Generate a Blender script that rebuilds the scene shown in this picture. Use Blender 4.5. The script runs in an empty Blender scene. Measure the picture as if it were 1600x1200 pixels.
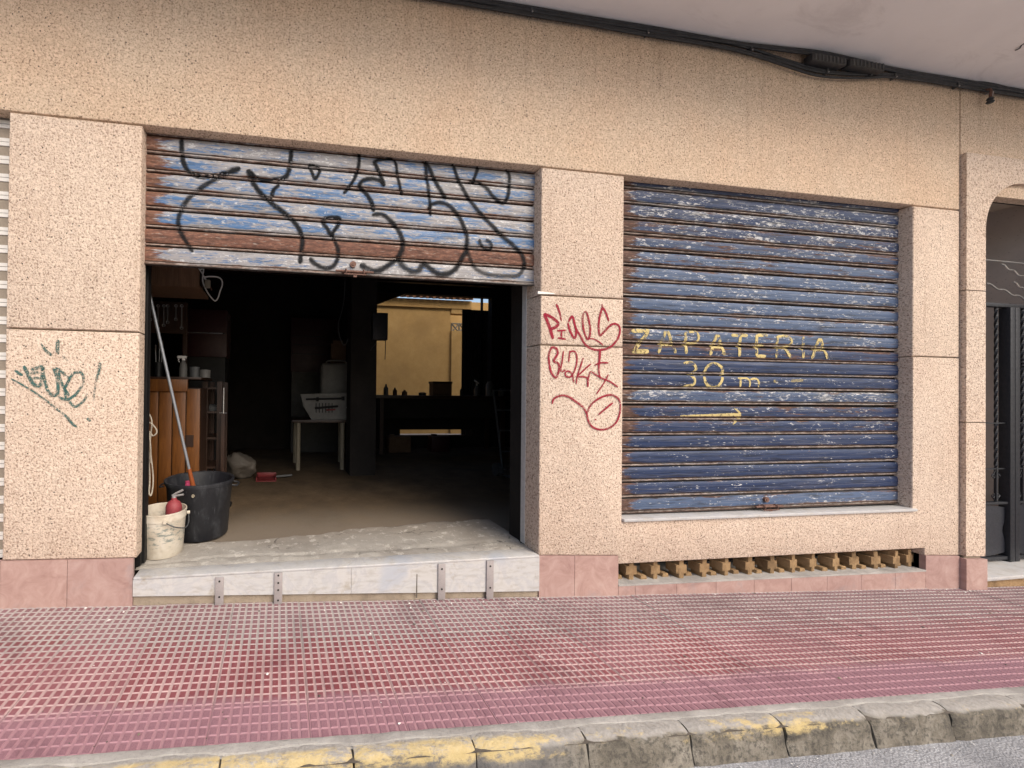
import bpy, bmesh, math, random
from mathutils import Vector, Matrix, noise as mnoise
random.seed(7)
S = bpy.context.scene
COL = S.collection
rad = math.radians

# ---------------------------------------------------------------- camera
F, X0, Y0, D, H, ROLL = 600.0, 523.0, 606.0, 2.48, 1.355, 0.0115
YAW = math.atan(F / (4650.0 - X0))
PIT = math.atan((657 - math.tan(ROLL) * (4650 - X0) - Y0) / F)
FW = Vector((math.sin(YAW) * math.cos(PIT), math.cos(YAW) * math.cos(PIT), math.sin(PIT)))
R0 = Vector((math.cos(YAW), -math.sin(YAW), 0)); U0 = R0.cross(FW)
RT = R0 * math.cos(ROLL) + U0 * math.sin(ROLL); UP = U0 * math.cos(ROLL) - R0 * math.sin(ROLL)
CAM = Vector((0, -D, H))
cd = bpy.data.cameras.new('camera'); co = bpy.data.objects.new('camera', cd); COL.objects.link(co)
M = Matrix((RT, UP, -FW)).transposed().to_4x4(); M.translation = CAM
co.matrix_world = M
cd.sensor_width = 36; cd.lens = 36 * F / 1600
cd.shift_x = (800 - X0) / 1600; cd.shift_y = -(600 - Y0) / 1600
cd.clip_start = .05; cd.clip_end = 500
S.camera = co

# ---------------------------------------------------------------- light
SUN_AZ, SUN_EL = rad(152), rad(43)
w = bpy.data.worlds.new('World'); S.world = w; w.use_nodes = True
sk = w.node_tree.nodes.new('ShaderNodeTexSky'); sk.sky_type = 'NISHITA'; sk.sun_disc = False
sk.sun_elevation = SUN_EL; sk.sun_rotation = SUN_AZ; sk.dust_density = 3.0; sk.air_density = 1.0; sk.ozone_density = .6
bg = w.node_tree.nodes['Background']; bg.inputs[1].default_value = .125
w.node_tree.links.new(sk.outputs[0], bg.inputs[0])
sl = bpy.data.lights.new('sun', 'SUN'); sl.energy = 1.5; sl.angle = rad(42); sl.color = (1, .93, .82)
so = bpy.data.objects.new('sun', sl); COL.objects.link(so)
sd = Vector((math.sin(SUN_AZ) * math.cos(SUN_EL), math.cos(SUN_AZ) * math.cos(SUN_EL), math.sin(SUN_EL)))
so.rotation_euler = sd.to_track_quat('Z', 'Y').to_euler(); so.location = (4, -6, 9)
S.view_settings.view_transform = 'Standard'; S.view_settings.look = 'None'
S.view_settings.gamma = 1; S.view_settings.exposure = 0.80
S.view_settings.use_white_balance = True; S.view_settings.white_balance_temperature = 6750

# ---------------------------------------------------------------- pixel helpers (photo pixel -> point on a given plane)
def ray(x, y): return FW + RT * ((x - X0) / F) - UP * ((y - Y0) / F)
def P(x, y, Y=0.0):
    d = ray(x, y); return CAM + d * ((Y + D) / d.y)
def PZ(x, y, z):
    d = ray(x, y); return CAM + d * ((z - H) / d.z)
SLX, SLY = -.0465, .02
def gz(x, y=0.0): return SLX * x + SLY * y            # pavement height

# ---------------------------------------------------------------- materials
class NT:
    def __init__(s, name):
        m = bpy.data.materials.new(name); m.use_nodes = True
        s.m = m; s.t = m.node_tree; s.b = s.t.nodes['Principled BSDF']; s.o = s.t.nodes['Material Output']
    def n(s, t, **k):
        q = s.t.nodes.new('ShaderNode' + t)
        for a, v in k.items(): setattr(q, a, v)
        return q
    def l(s, a, b): s.t.links.new(a, b)
    def put(s, sock, v):
        if hasattr(v, 'links') or isinstance(v, bpy.types.NodeSocket): s.l(v, sock)
        elif isinstance(v, (tuple, list)): sock.default_value = (*v, 1)[:len(sock.default_value)] if len(v) == 3 and len(sock.default_value) == 4 else v
        else: sock.default_value = v
    def pos(s): return s.n('NewGeometry').outputs['Position']
    def obj(s): return s.n('TexCoord').outputs['Object']
    def map(s, v, sc=(1, 1, 1), loc=(0, 0, 0)):
        q = s.n('Mapping'); s.l(v, q.inputs[0]); q.inputs['Scale'].default_value = sc; q.inputs['Location'].default_value = loc
        return q.outputs[0]
    def noise(s, v, sc, det=4, rough=.55, dist=0, col=False):
        q = s.n('TexNoise'); s.l(v, q.inputs['Vector']); q.inputs['Scale'].default_value = sc
        q.inputs['Detail'].default_value = det; q.inputs['Roughness'].default_value = rough; q.inputs['Distortion'].default_value = dist
        return q.outputs['Color' if col else 'Fac']
    def vor(s, v, sc, feat='F1', rnd=1):
        q = s.n('TexVoronoi'); q.feature = feat; s.l(v, q.inputs['Vector']); q.inputs['Scale'].default_value = sc
        q.inputs['Randomness'].default_value = rnd
        return q
    def math(s, op, a, b=0.0, c=None, clamp=False):
        q = s.n('Math', operation=op, use_clamp=clamp); s.put(q.inputs[0], a); s.put(q.inputs[1], b)
        if c is not None: s.put(q.inputs[2], c)
        return q.outputs[0]
    def step(s, v, lo, hi, a=0.0, b=1.0):
        q = s.n('MapRange', interpolation_type='SMOOTHSTEP'); s.put(q.inputs[0], v)
        for i, x in enumerate((lo, hi, a, b)): s.put(q.inputs[i + 1], x)
        return q.outputs[0]
    def mix(s, f, a, b, mode='MIX'):
        q = s.n('Mix', data_type='RGBA', blend_type=mode); s.put(q.inputs[0], f); s.put(q.inputs[6], a); s.put(q.inputs[7], b)
        return q.outputs[2]
    def ramp(s, v, *st):
        q = s.n('ValToRGB'); s.l(v, q.inputs[0]); e = q.color_ramp.elements
        while len(e) < len(st): e.new(.5)
        for i, (p, c) in enumerate(st): e[i].position = p; e[i].color = (*c, 1)
        return q.outputs[0]
    def sep(s, v):
        q = s.n('SeparateXYZ'); s.l(v, q.inputs[0]); return q.outputs
    def attr(s, name, typ='GEOMETRY'):
        q = s.n('Attribute', attribute_name=name, attribute_type=typ); return q.outputs['Fac']
    def bump(s, h, st=.4, d=.01):
        q = s.n('Bump'); q.inputs['Strength'].default_value = st; q.inputs['Distance'].default_value = d
        s.put(q.inputs['Height'], h); s.l(q.outputs[0], s.b.inputs['Normal'])
    def out(s, col=None, rough=None, metal=None, alpha=None, spec=None):
        if col is not None: s.put(s.b.inputs['Base Color'], col)
        if rough is not None: s.put(s.b.inputs['Roughness'], rough)
        if metal is not None: s.put(s.b.inputs['Metallic'], metal)
        if alpha is not None: s.put(s.b.inputs['Alpha'], alpha)
        if spec is not None: s.put(s.b.inputs['Specular IOR Level'], spec)
        return s.m

MT = {}
def simple(name, col, rough=.6, metal=0, var=.25, sc=14, bump=.15, obj=True):
    t = NT(name); v = t.obj() if obj else t.pos()
    n = t.noise(v, sc, 6, .6); n2 = t.noise(v, sc * 6, 4, .6)
    f = t.math('MULTIPLY_ADD', n2, .4, t.math('MULTIPLY', n, .6))
    dk = tuple(c * (1 - var) for c in col); lt = tuple(min(1, c * (1 + var)) for c in col)
    c = t.ramp(f, (.3, dk), (.7, lt))
    if bump: t.bump(f, bump, .006)
    MT[name] = t.out(c, t.step(f, .3, .7, min(1, rough + .12), max(0, rough - .1)), metal)
    return MT[name]

def wv2(t, p):
    q = t.n('VectorMath', operation='MULTIPLY_ADD'); t.l(t.noise(p, 3, 7, .65, col=True), q.inputs[0]); q.inputs[1].default_value = (.25, .25, .25); t.l(p, q.inputs[2]); return q.outputs[0]
def facade(name, lt, md, dk, grain, tint, dirt, bst, cover):
    t = NT(name); p = t.pos()
    g1 = t.noise(p, grain, 2.5, .62, .35); g2 = t.noise(p, grain * 2.6, 2, .6); v = t.vor(p, grain * .8)
    f = t.math('ADD', t.math('MULTIPLY', g1, .72), t.math('MULTIPLY', g2, .28))
    cell = t.sep(v.outputs['Color'])
    big = t.noise(p, 1.1, 5, .6); mid = t.noise(p, 6, 4, .6)
    f2 = t.math('ADD', f, t.math('MULTIPLY', t.math('SUBTRACT', mid, .5), .05))
    c = t.ramp(f2, (cover - .10, dk), (cover - .035, md), (cover + .03, lt), (.75, tuple(min(1, x * 1.12) for x in lt)))
    c = t.mix(t.math('MULTIPLY', t.step(cell[0], .55, .95), .4), c, md)
    c = t.mix(t.math('MULTIPLY', t.step(cell[1], .70, .95), .45), c, tuple(min(1, x * 1.2 + .04) for x in lt))
    sp = t.vor(p, grain * .45)
    spk = t.math('MULTIPLY', t.step(t.sep(sp.outputs['Color'])[1], .955, .965), t.step(sp.outputs['Distance'], .20, .12))
    c = t.mix(spk, c, (.05, .04, .035))
    c = t.mix(t.step(big, .36, .68, 0, .6), c, tint, 'MULTIPLY')
    c = t.mix(t.step(mid, .5, .75, 0, .35), c, dirt, 'MULTIPLY')
    r = t.n('ObjectInfo').outputs['Random']
    c = t.mix(t.step(r, 0, 1, 0, .55), c, (.88, .885, .90), 'MULTIPLY')
    dr = t.noise(t.map(p, (9, 9, .55)), 1.6, 5, .65, .3)
    c = t.mix(t.step(dr, .54, .72, 0, .5), c, (.78, .74, .71), 'MULTIPLY')
    X, Y, Z = t.sep(p)
    run = t.math('MULTIPLY', t.step(t.math('ADD', Z, t.math('MULTIPLY', dr, .9)), 3.75, 4.5), t.step(t.noise(t.map(p, (14, 14, .25), (3, 0, 1)), 1.3, 5, .7), .48, .66))
    c = t.mix(t.math('MULTIPLY', run, .28), c, (.52, .49, .47), 'MULTIPLY')
    hair = t.vor(t.map(wv2(t, p), (.35, 1, .8)), 1.0, 'DISTANCE_TO_EDGE').outputs['Distance']
    c = t.mix(t.math('MULTIPLY', t.step(hair, .0030, .0008), t.step(big, .54, .62, 0, .3)), c, dk)
    # rain-splash soiling just above the pavement
    hgt = t.math('ADD', Z, t.math('MULTIPLY', X, .0465))
    spl = t.math('MULTIPLY', t.step(t.math('ADD', hgt, t.math('MULTIPLY', mid, .5)), .85, .3), .3)
    c = t.mix(t.math('MULTIPLY', spl, 1.5), c, (.66, .61, .59), 'MULTIPLY')
    t.bump(f, bst, .010)
    MT[name] = t.out(c, .85, spec=.25)
facade('pebble_upper', (.635, .495, .375), (.50, .375, .275), (.19, .125, .087), 86, (1.0, .91, .85), (.86, .84, .80), .7, .48)
facade('pebble_pillar', (.645, .525, .43), (.51, .39, .31), (.215, .148, .112), 86, (.96, .91, .88), (.88, .85, .83), 1.0, .487)

def stone_pink():
    t = NT('pink_stone'); p = t.pos()
    n = t.noise(p, 7, 9, .72, 1.2); n2 = t.noise(p, 60, 4)
    r = t.n('ObjectInfo').outputs['Random']
    c = t.ramp(n, (.3, (.29, .175, .155)), (.5, (.385, .25, .222)), (.72, (.47, .335, .30)))
    c = t.mix(t.step(r, 0, 1, 0, .5), c, (.82, .80, .84), 'MULTIPLY')
    c = t.mix(t.step(t.noise(p, 3.2, 6, .7), .55, .72, 0, .5), c, (.26, .23, .24))
    t.bump(n2, .15, .003); MT['pink_stone'] = t.out(c, t.step(n2, .3, .7, .42, .6))
stone_pink()

def marble():
    t = NT('marble'); p = t.pos()
    n = t.noise(t.map(p, (1, 1, 1)), 3.5, 9, .62, 1.6)
    c = t.ramp(n, (.3, (.44, .44, .455)), (.47, (.49, .485, .48)), (.52, (.43, .43, .445)), (.58, (.50, .49, .485)), (.8, (.42, .405, .38)))
    st = t.step(t.noise(p, 7, 7, .75), .56, .68, 0, .75)
    c = t.mix(st, c, (.33, .29, .24))
    c = t.mix(t.step(t.noise(p, 2.1, 3), .60, .70, 0, .5), c, (.33, .37, .45))
    c = t.mix(t.step(t.noise(t.map(p, (3, 3, 12)), 3, 8, .75), .48, .66, 0, .55), c, (.34, .315, .285))
    t.bump(t.noise(p, 40, 5), .1, .003); MT['marble'] = t.out(c, .38)
marble()

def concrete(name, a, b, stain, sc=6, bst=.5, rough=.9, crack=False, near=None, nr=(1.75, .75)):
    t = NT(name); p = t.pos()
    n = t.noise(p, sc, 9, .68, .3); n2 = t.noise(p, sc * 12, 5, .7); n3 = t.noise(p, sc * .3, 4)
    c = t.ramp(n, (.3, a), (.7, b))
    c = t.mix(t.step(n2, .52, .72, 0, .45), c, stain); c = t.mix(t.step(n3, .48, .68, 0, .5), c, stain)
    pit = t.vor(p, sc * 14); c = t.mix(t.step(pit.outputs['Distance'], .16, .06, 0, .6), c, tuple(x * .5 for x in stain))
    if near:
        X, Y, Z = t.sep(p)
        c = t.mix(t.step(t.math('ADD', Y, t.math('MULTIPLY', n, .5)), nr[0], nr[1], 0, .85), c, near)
    hh = t.math('ADD', n, t.math('MULTIPLY', n2, .6))
    if crack:
        wv_ = t.n('VectorMath', operation='MULTIPLY_ADD'); t.l(t.noise(p, 5, 6, .6, col=True), wv_.inputs[0]); wv_.inputs[1].default_value = (.35, .35, .35); t.l(p, wv_.inputs[2])
        ce = t.vor(t.map(wv_.outputs[0], (1.1, 3.2, 1)), 1.3, 'DISTANCE_TO_EDGE'); ck = t.math('MULTIPLY', t.step(ce.outputs['Distance'], .022, .006), t.step(n, .50, .60))
        c = t.mix(t.math('MULTIPLY', ck, .7), c, tuple(x * .4 for x in stain)); hh = t.math('SUBTRACT', hh, t.math('MULTIPLY', ck, .8))
        c = t.mix(t.step(t.noise(p, 13, 8, .75), .54, .62, 0, .55), c, tuple(min(1, x * 1.35) for x in b))
    t.bump(hh, bst, .012); MT[name] = t.out(c, rough, spec=.3)
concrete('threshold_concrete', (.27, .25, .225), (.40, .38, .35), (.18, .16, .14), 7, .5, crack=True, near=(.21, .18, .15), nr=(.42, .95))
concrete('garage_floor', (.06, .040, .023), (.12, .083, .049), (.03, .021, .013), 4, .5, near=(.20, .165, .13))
concrete('brown_mortar', (.24, .19, .14), (.36, .30, .235), (.15, .12, .09), 8, .6)
concrete('cement', (.30, .285, .27), (.46, .44, .42), (.19, .175, .165), 9, .6)
concrete('shaded_wall', (.010, .008, .0075), (.022, .018, .016), (.006, .0055, .005), 3, .3)  # near-black: the darkness of the room is put into the wall colour
concrete('vestibule_wall', (.46, .40, .36), (.54, .47, .43), (.40, .34, .31), 2, .1)
concrete('courtyard_ochre', (.44, .265, .095), (.54, .345, .14), (.34, .21, .085), 3, .25)
concrete('lattice_stone', (.26, .16, .08), (.42, .28, .15), (.09, .056, .03), 16, 1.0)
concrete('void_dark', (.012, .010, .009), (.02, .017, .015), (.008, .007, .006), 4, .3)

def soffit_mat():
    t = NT('soffit_plaster'); p = t.pos()
    n = t.noise(p, 1.6, 5, .55, .6); n2 = t.noise(p, 90, 3)
    c = t.ramp(n, (.3, (.79, .755, .75)), (.7, (.87, .84, .83)))
    c = t.mix(t.step(t.noise(t.map(p, (.6, 1.8, 1)), 2.2, 8, .7, .8), .52, .70, 0, .5), c, (.60, .56, .55))
    t.bump(t.math('ADD', n2, t.math('MULTIPLY', n, 2)), .2, .004); MT['soffit'] = t.out(c, .8)
soffit_mat()

def paving(name, top):
    t = NT(name); p = t.pos(); X, Y, Z = t.sep(p)
    n = t.noise(p, 2.4, 6, .62); n2 = t.noise(p, 55, 5, .7); n3 = t.noise(p, 200, 3, .7)
    r = t.n('ObjectInfo').outputs['Random']
    yj = t.math('ADD', Y, t.math('MULTIPLY', t.math('SUBTRACT', n, .5), .22))
    if top:
        c = t.ramp(n, (.3, (.165, .034, .040)), (.5, (.21, .052, .060)), (.72, (.27, .09, .10)))
        c = t.mix(t.step(n2, .44, .75, 0, .45), c, (.32, .17, .185))
        c = t.mix(t.step(t.noise(p, 34, 6, .8), .60, .66, 0, .6), c, (.40, .30, .29))
        c = t.mix(t.step(r, 0, 1, 0, .55), c, (.27, .12, .14))
        c = t.mix(t.step(t.noise(p, 3.3, 7, .7), .54, .66, 0, .5), c, (.12, .06, .065))
        kerbside = t.step(yj, -.72, -.79)
        c = t.mix(t.math('MULTIPLY', kerbside, .8), c, (.29, .165, .20))
        c = t.mix(t.math('MULTIPLY', kerbside, t.step(n3, .45, .6, 0, .6)), c, (.20, .10, .12))
        c = t.mix(t.step(yj, -.48, -.10, 0, .6), c, (.21, .145, .155))
    else:
        c = t.ramp(n, (.3, (.34, .22, .22)), (.7, (.52, .37, .365)))
        c = t.mix(t.step(yj, -.60, -.30, 0, .85), c, (.36, .335, .325))
        c = t.mix(t.step(yj, -.72, -.80, 0, .9), c, (.345, .185, .22))
        c = t.mix(t.step(n2, .5, .75, 0, .5), c, (.30, .22, .215))
    c = t.mix(t.step(t.noise(p, 1.7, 8, .75, .6), .50, .64, 0, .45), c, (.55, .50, .52), 'MULTIPLY')
    # dropped paint, bird lime and gum
    gum = t.vor(p, 5.5); gm = t.math('MULTIPLY', t.step(gum.outputs['Distance'], .085, .05), t.step(t.sep(gum.outputs['Color'])[0], .62, .64))
    c = t.mix(t.math('MULTIPLY', gm, t.step(n2, .4, .5)), c, (.62, .58, .56))
    t.bump(t.math('ADD', n2, t.math('MULTIPLY', n3, .7)), .35, .004)
    MT[name] = t.out(c, t.step(n, .3, .7, .62, .82), spec=.35)
paving('paving_top', True); paving('paving_groove', False)

def kerb_mat():
    t = NT('kerb_stone'); p = t.pos(); X, Y, Z = t.sep(p)
    n = t.noise(p, 6, 9, .7, .4); n2 = t.noise(p, 48, 6, .72); r = t.n('ObjectInfo').outputs['Random']
    c = t.ramp(n, (.3, (.055, .050, .043)), (.48, (.17, .15, .122)), (.72, (.34, .31, .265)))
    c = t.mix(t.step(n2, .48, .62, 0, .7), c, (.06, .056, .05))
    c = t.mix(t.step(X, 1.35, 1.0, 0, .6), c, (.15, .15, .16))
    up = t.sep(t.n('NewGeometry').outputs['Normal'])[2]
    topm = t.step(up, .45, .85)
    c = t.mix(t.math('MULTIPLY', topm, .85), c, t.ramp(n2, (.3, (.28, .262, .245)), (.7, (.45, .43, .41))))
    # worn yellow line: a band on the top edge, flaked, mostly gone towards the right
    hz = t.math('SUBTRACT', Z, t.math('ADD', t.math('MULTIPLY', X, SLX), t.math('MULTIPLY', Y, SLY)))
    band = t.math('MULTIPLY', t.step(t.math('ADD', Y, t.math('MULTIPLY', n, .05)), -.965, -.985), t.step(t.math('ADD', hz, t.math('MULTIPLY', n, .06)), -.035, -.005))
    ext = t.math('ADD', t.step(X, 1.6, .7, 0, .17), t.math('MULTIPLY', t.step(X, 1.75, 2.0), t.step(X, 2.62, 2.4, 0, .12)))
    flake = t.step(t.math('ADD', t.noise(t.map(p, (.55, 1.6, 1.2)), 13, 8, .8), ext), .56, .70)
    c = t.mix(t.math('MULTIPLY', t.math('MULTIPLY', band, flake), .78), c, t.mix(n2, (.56, .40, .15), (.66, .54, .29)))
    t.bump(t.math('ADD', n, n2), .9, .012); MT['kerb_stone'] = t.out(c, .88, spec=.3)
kerb_mat()

def road_mat():
    t = NT('asphalt'); p = t.pos()
    n = t.noise(p, 3, 8, .65, .5); n2 = t.noise(p, 90, 4, .7); v = t.vor(p, 130)
    c = t.ramp(n, (.32, (.26, .265, .285)), (.52, (.42, .425, .45)), (.7, (.56, .57, .60)))
    c = t.mix(t.step(v.outputs['Distance'], .2, .6, 0, .5), c, (.13, .13, .14)); c = t.mix(t.step(n2, .5, .7, 0, .5), c, (.09, .09, .10))
    t.bump(t.math('ADD', n2, v.outputs['Distance']), .6, .008); MT['asphalt'] = t.out(c, .85)
road_mat()

def shutter_paint(name, blueA, blueB, fadec, rustc, x0=None, x1=None, chip=.66, fth=.66, grime=.55, edk=.8):
    t = NT(name); p = t.pos(); X, Y, Z = t.sep(p); oz = t.sep(t.obj())[2]
    ru = t.attr('rust', 'OBJECT'); pe = t.attr('peel', 'OBJECT'); da = t.attr('shade', 'OBJECT')
    s1 = t.noise(t.map(p, (2.2, 1, 26)), 2.0, 8, .66, .25)
    s2 = t.noise(t.map(p, (7, 1, 40), (3.1, 0, 7)), 2.4, 7, .7, .3)
    s3 = t.noise(t.map(p, (11, 3, 40), (9, 0, 2)), 2.2, 5, .68, .4)
    lg = t.noise(t.map(p, (1.4, 1, 7), (2, 0, 9)), 2.0, 4, .6)
    br = t.noise(t.map(p, (1, 1, 220)), 1.2, 3, .6)
    c = t.mix(t.step(t.math('ADD', s1, t.math('SUBTRACT', da, .5)), .35, .65), blueB, blueA)
    c = t.mix(t.step(br, .35, .7, 0, .35), c, tuple(x * .55 for x in blueA))
    # lowest and highest part of the face are the most worn
    ed = t.math('ADD', t.step(oz, .040, .022, 0, .20), t.step(oz, .085, .118, 0, .10))
    fm = t.step(t.math('ADD', t.math('ADD', t.math('MULTIPLY_ADD', lg, .5, t.math('MULTIPLY', s2, .62)), t.math('SUBTRACT', ed, .06)), t.math('MULTIPLY', pe, .42)), fth, fth + .10)
    c = t.mix(t.math('MULTIPLY', fm, .88), c, t.mix(s3, fadec, tuple(x * .62 for x in fadec)))
    wc = t.step(t.math('ADD', s3, t.math('ADD', t.math('MULTIPLY', t.math('ADD', pe, s2), .20), t.math('MULTIPLY', t.math('SUBTRACT', lg, .5), .35))), chip, chip + .03)
    c = t.mix(t.math('MULTIPLY', wc, .85), c, (.56, .56, .57))
    hl = t.noise(t.map(p, (1.5, 1, 320), (1, 2, 3)), 1.0, 4, .7)
    c = t.mix(t.step(hl, .54, .66, 0, .5), c, (.33, .32, .33))
    rm = t.math('ADD', t.math('ADD', t.noise(t.map(p, (1.6, 1, 18), (5, 1, 3)), 2.3, 8, .72, .3), t.math('MULTIPLY', ed, edk)), t.math('MULTIPLY', ru, .5))
    if x0 is not None:
        rm = t.math('ADD', rm, t.step(t.math('ADD', X, t.math('MULTIPLY', s3, .12)), x0 + .32, x0 + .04, 0, .42))
    rmask = t.step(rm, .74, .84)
    rust = t.ramp(s3, (.3, tuple(x * .45 for x in rustc)), (.52, rustc), (.72, tuple(min(1, x * 1.9) for x in rustc)))
    c = t.mix(t.math('MULTIPLY', rmask, .95), c, rust)
    c = t.mix(t.math('MULTIPLY', rmask, t.step(s2, .56, .66, 0, .55)), c, (.42, .36, .32))
    rib = t.math('MULTIPLY', t.step(oz, .0195, .0190), t.step(oz, .0055, .006))
    c = t.mix(t.math('MULTIPLY', rib, t.step(s2, .35, .62, .9, .25)), c, t.mix(t.step(s3, .35, .65), (.13, .10, .085), (.42, .37, .335)))
    gap = t.math('MAXIMUM', t.math('MAXIMUM', t.step(oz, .0058, .0048), t.step(oz, .1110, .1125)), t.math('MULTIPLY', t.step(oz, .0190, .0200), t.step(oz, .0262, .0250)))
    c = t.mix(t.math('MULTIPLY', gap, .9), c, (.018, .014, .012))
    c = t.mix(t.step(t.math('ADD', s1, t.math('MULTIPLY', br, .3)), .62, .85, 0, grime), c, (.30, .29, .28), 'MULTIPLY')
    t.bump(t.math('ADD', t.math('MULTIPLY', s3, .7), t.math('MULTIPLY', rmask, -.6)), .3, .003)
    MT[name] = t.out(c, t.step(rmask, 0, 1, .48, .85), spec=.35)
shutter_paint('garage_paint', (.07, .165, .34), (.035, .095, .225), (.40, .37, .355), (.165, .075, .046), -.86, None, .775, .60, .65, 1.55)
shutter_paint('window_paint', (.070, .108, .195), (.011, .027, .085), (.24, .24, .25), (.11, .058, .04), 2.5, None, .752, .69, .9, 1.25)

def spray(name, col, lo, hi, edge=.55, dense=1.0, sc=60, var=.3):
    t = NT(name); p = t.pos()
    e = t.attr('edge'); n = t.noise(p, sc, 5, .7); n2 = t.noise(p, 7, 4, .6)
    a = t.step(t.math('ADD', e, t.math('MULTIPLY', t.math('SUBTRACT', n, .5), 1.1)), 1.0, edge)
    a = t.math('MULTIPLY', a, t.step(t.math('ADD', n, t.math('MULTIPLY', n2, .5)), lo, hi))
    a = t.math('MULTIPLY', a, t.math('MULTIPLY', t.attr('dens'), dense))
    c = t.mix(n2, tuple(x * (1 - var) for x in col), tuple(min(1, x * (1 + var)) for x in col))
    MT[name] = t.out(c, .75, alpha=a, spec=.08)
spray('black_spray', (.014, .015, .017), .40, .70, .2, .92, 30)
spray('red_spray', (.27, .022, .042), .50, .76, .5, .95, 95)
spray('green_spray', (.05, .12, .112), .60, .84, .5, .92, 100)
spray('yellow_paint', (.56, .45, .21), .60, .77, .75, .92, 26)

def wood(name, a, b, rough=.45):
    t = NT(name); p = t.obj()
    n = t.noise(t.map(p, (9, 9, 1.1)), 3, 8, .6, 1.2); n2 = t.noise(t.map(p, (90, 90, 3)), 2, 3)
    c = t.mix(t.step(n2, .4, .7, 0, .35), t.ramp(n, (.3, a), (.7, b)), tuple(x * .4 for x in a))
    t.bump(n2, .15, .002); MT[name] = t.out(c, rough)
wood('orange_pine', (.10, .034, .007), (.21, .077, .017))
wood('dark_wood', (.022, .010, .006), (.05, .023, .013))
wood('brown_board', (.16, .085, .045), (.24, .135, .08), .6)

def bin_mat(name, base, dust, amount):
    t = NT(name); p = t.obj(); n = t.noise(t.map(p, (1, 1, .35)), 9, 8, .72, .8); n2 = t.noise(p, 70, 5, .7)
    sc = t.noise(t.map(p, (40, 40, 2)), 2, 5, .7)
    c = t.mix(t.step(n, .48, .75, 0, amount), base, dust); c = t.mix(t.step(sc, .62, .70, 0, amount), c, tuple(x * 1.6 for x in dust))
    c = t.mix(t.step(n2, .62, .75, 0, amount), c, tuple(min(1, x * 1.8) for x in dust))
    MT[name] = t.out(c, t.step(n, .3, .7, .42, .7))
bin_mat('black_plastic', (.012, .013, .017), (.07, .075, .085), .6)
def bucket_mat():
    t = NT('bucket_plastic'); p = t.obj(); Z = t.sep(p)[2]
    n = t.noise(p, 8, 8, .7, .6); n2 = t.noise(p, 45, 6, .72)
    c = t.ramp(n, (.3, (.40, .335, .26)), (.55, (.55, .50, .42)), (.75, (.62, .585, .53)))
    lab = t.math('MULTIPLY', t.step(Z, .04, .09), t.step(Z, .25, .21))
    c = t.mix(t.math('MULTIPLY', lab, t.step(t.noise(t.map(p, (1, 1, 3)), 14, 6, .7), .50, .60, 0, .75)), c, (.10, .15, .15))
    c = t.mix(t.step(n2, .60, .72, 0, .7), c, (.20, .15, .10))
    MT['bucket_plastic'] = t.out(c, .5)
bucket_mat()
simple('galvanised', (.34, .33, .335), .5, .35, .2, 20)
simple('bracket_metal', (.33, .30, .30), .6, .2, .15, 20)
simple('rusty_iron', (.16, .085, .065), .75, .2, .4, 60)
simple('steel', (.42, .42, .43), .35, .8, .2, 30)
simple('aluminium', (.40, .43, .47), .38, .6, .12, 20)
simple('black_iron', (.010, .012, .018), .55, .2, .3, 30)
simple('gate_sheet', (.012, .014, .022), .5, .1, .3, 12)
simple('black_rubber', (.018, .019, .022), .55, 0, .3, 25)
simple('cable_grey', (.055, .058, .062), .6, 0, .3, 25)
simple('white_plastic', (.62, .61, .59), .45, 0, .1, 12)
simple('grey_plastic', (.085, .088, .09), .5, 0, .15, 12)
simple('dim_plastic', (.13, .127, .12), .6, 0, .2, 14)
simple('orange_plastic', (.28, .07, .018), .5, 0, .15, 12)
simple('red_plastic', (.16, .018, .02), .5, 0, .25, 15)
simple('red_metal', (.028, .004, .005), .5, 0, .3, 10)
simple('extinguisher_red', (.24, .035, .045), .6, 0, .25, 25)
simple('pink_plastic', (.55, .06, .16), .5, 0, .15, 12)
simple('yellow_plastic', (.55, .33, .02), .5, 0, .15, 12)
simple('rope', (.40, .36, .30), .9, 0, .3, 50)
simple('cream_paint', (.22, .19, .14), .6, 0, .15, 10)
simple('cardboard', (.10, .058, .032), .85, 0, .2, 10)
simple('dark_metal', (.009, .009, .010), .5, .3, .3, 20)
simple('grey_sheet', (.03, .029, .029), .5, .3, .2, 8)
simple('terracotta', (.36, .17, .08), .8, 0, .3, 15)
simple('white_shutter', (.66, .63, .60), .5, 0, .08, 10)
simple('perforated_tan', (.26, .215, .17), .7, 0, .15, 60)
simple('white_tape', (.72, .70, .67), .6, 0, .08, 20)
simple('plaster_edge', (.46, .45, .44), .85, 0, .2, 25)
simple('sack_plastic', (.11, .095, .08), .55, 0, .2, 10)
simple('upper_plaster', (.50, .42, .34), .85, 0, .1, 3)
simple('dirt', (.10, .085, .07), .95, 0, .4, 40)

# ---------------------------------------------------------------- mesh helpers (all in world coordinates)
def face(bm, vs, mi=0):
    try: f = bm.faces.new(vs); f.material_index = mi; return f
    except ValueError: return None
def box(bm, lo, hi, mi=0, bev=0):
    x0, y0, z0 = lo; x1, y1, z1 = hi
    b = bm if not bev else bmesh.new()
    v = [b.verts.new(q) for q in ((x0, y0, z0), (x1, y0, z0), (x1, y1, z0), (x0, y1, z0), (x0, y0, z1), (x1, y0, z1), (x1, y1, z1), (x0, y1, z1))]
    for q in ((0, 3, 2, 1), (4, 5, 6, 7), (0, 1, 5, 4), (1, 2, 6, 5), (2, 3, 7, 6), (3, 0, 4, 7)): face(b, [v[i] for i in q], mi)
    if bev:
        bmesh.ops.bevel(b, geom=b.edges[:] + b.verts[:], offset=bev, segments=2, affect='EDGES', profile=.5)
        merge(bm, b)
    return bm
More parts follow.
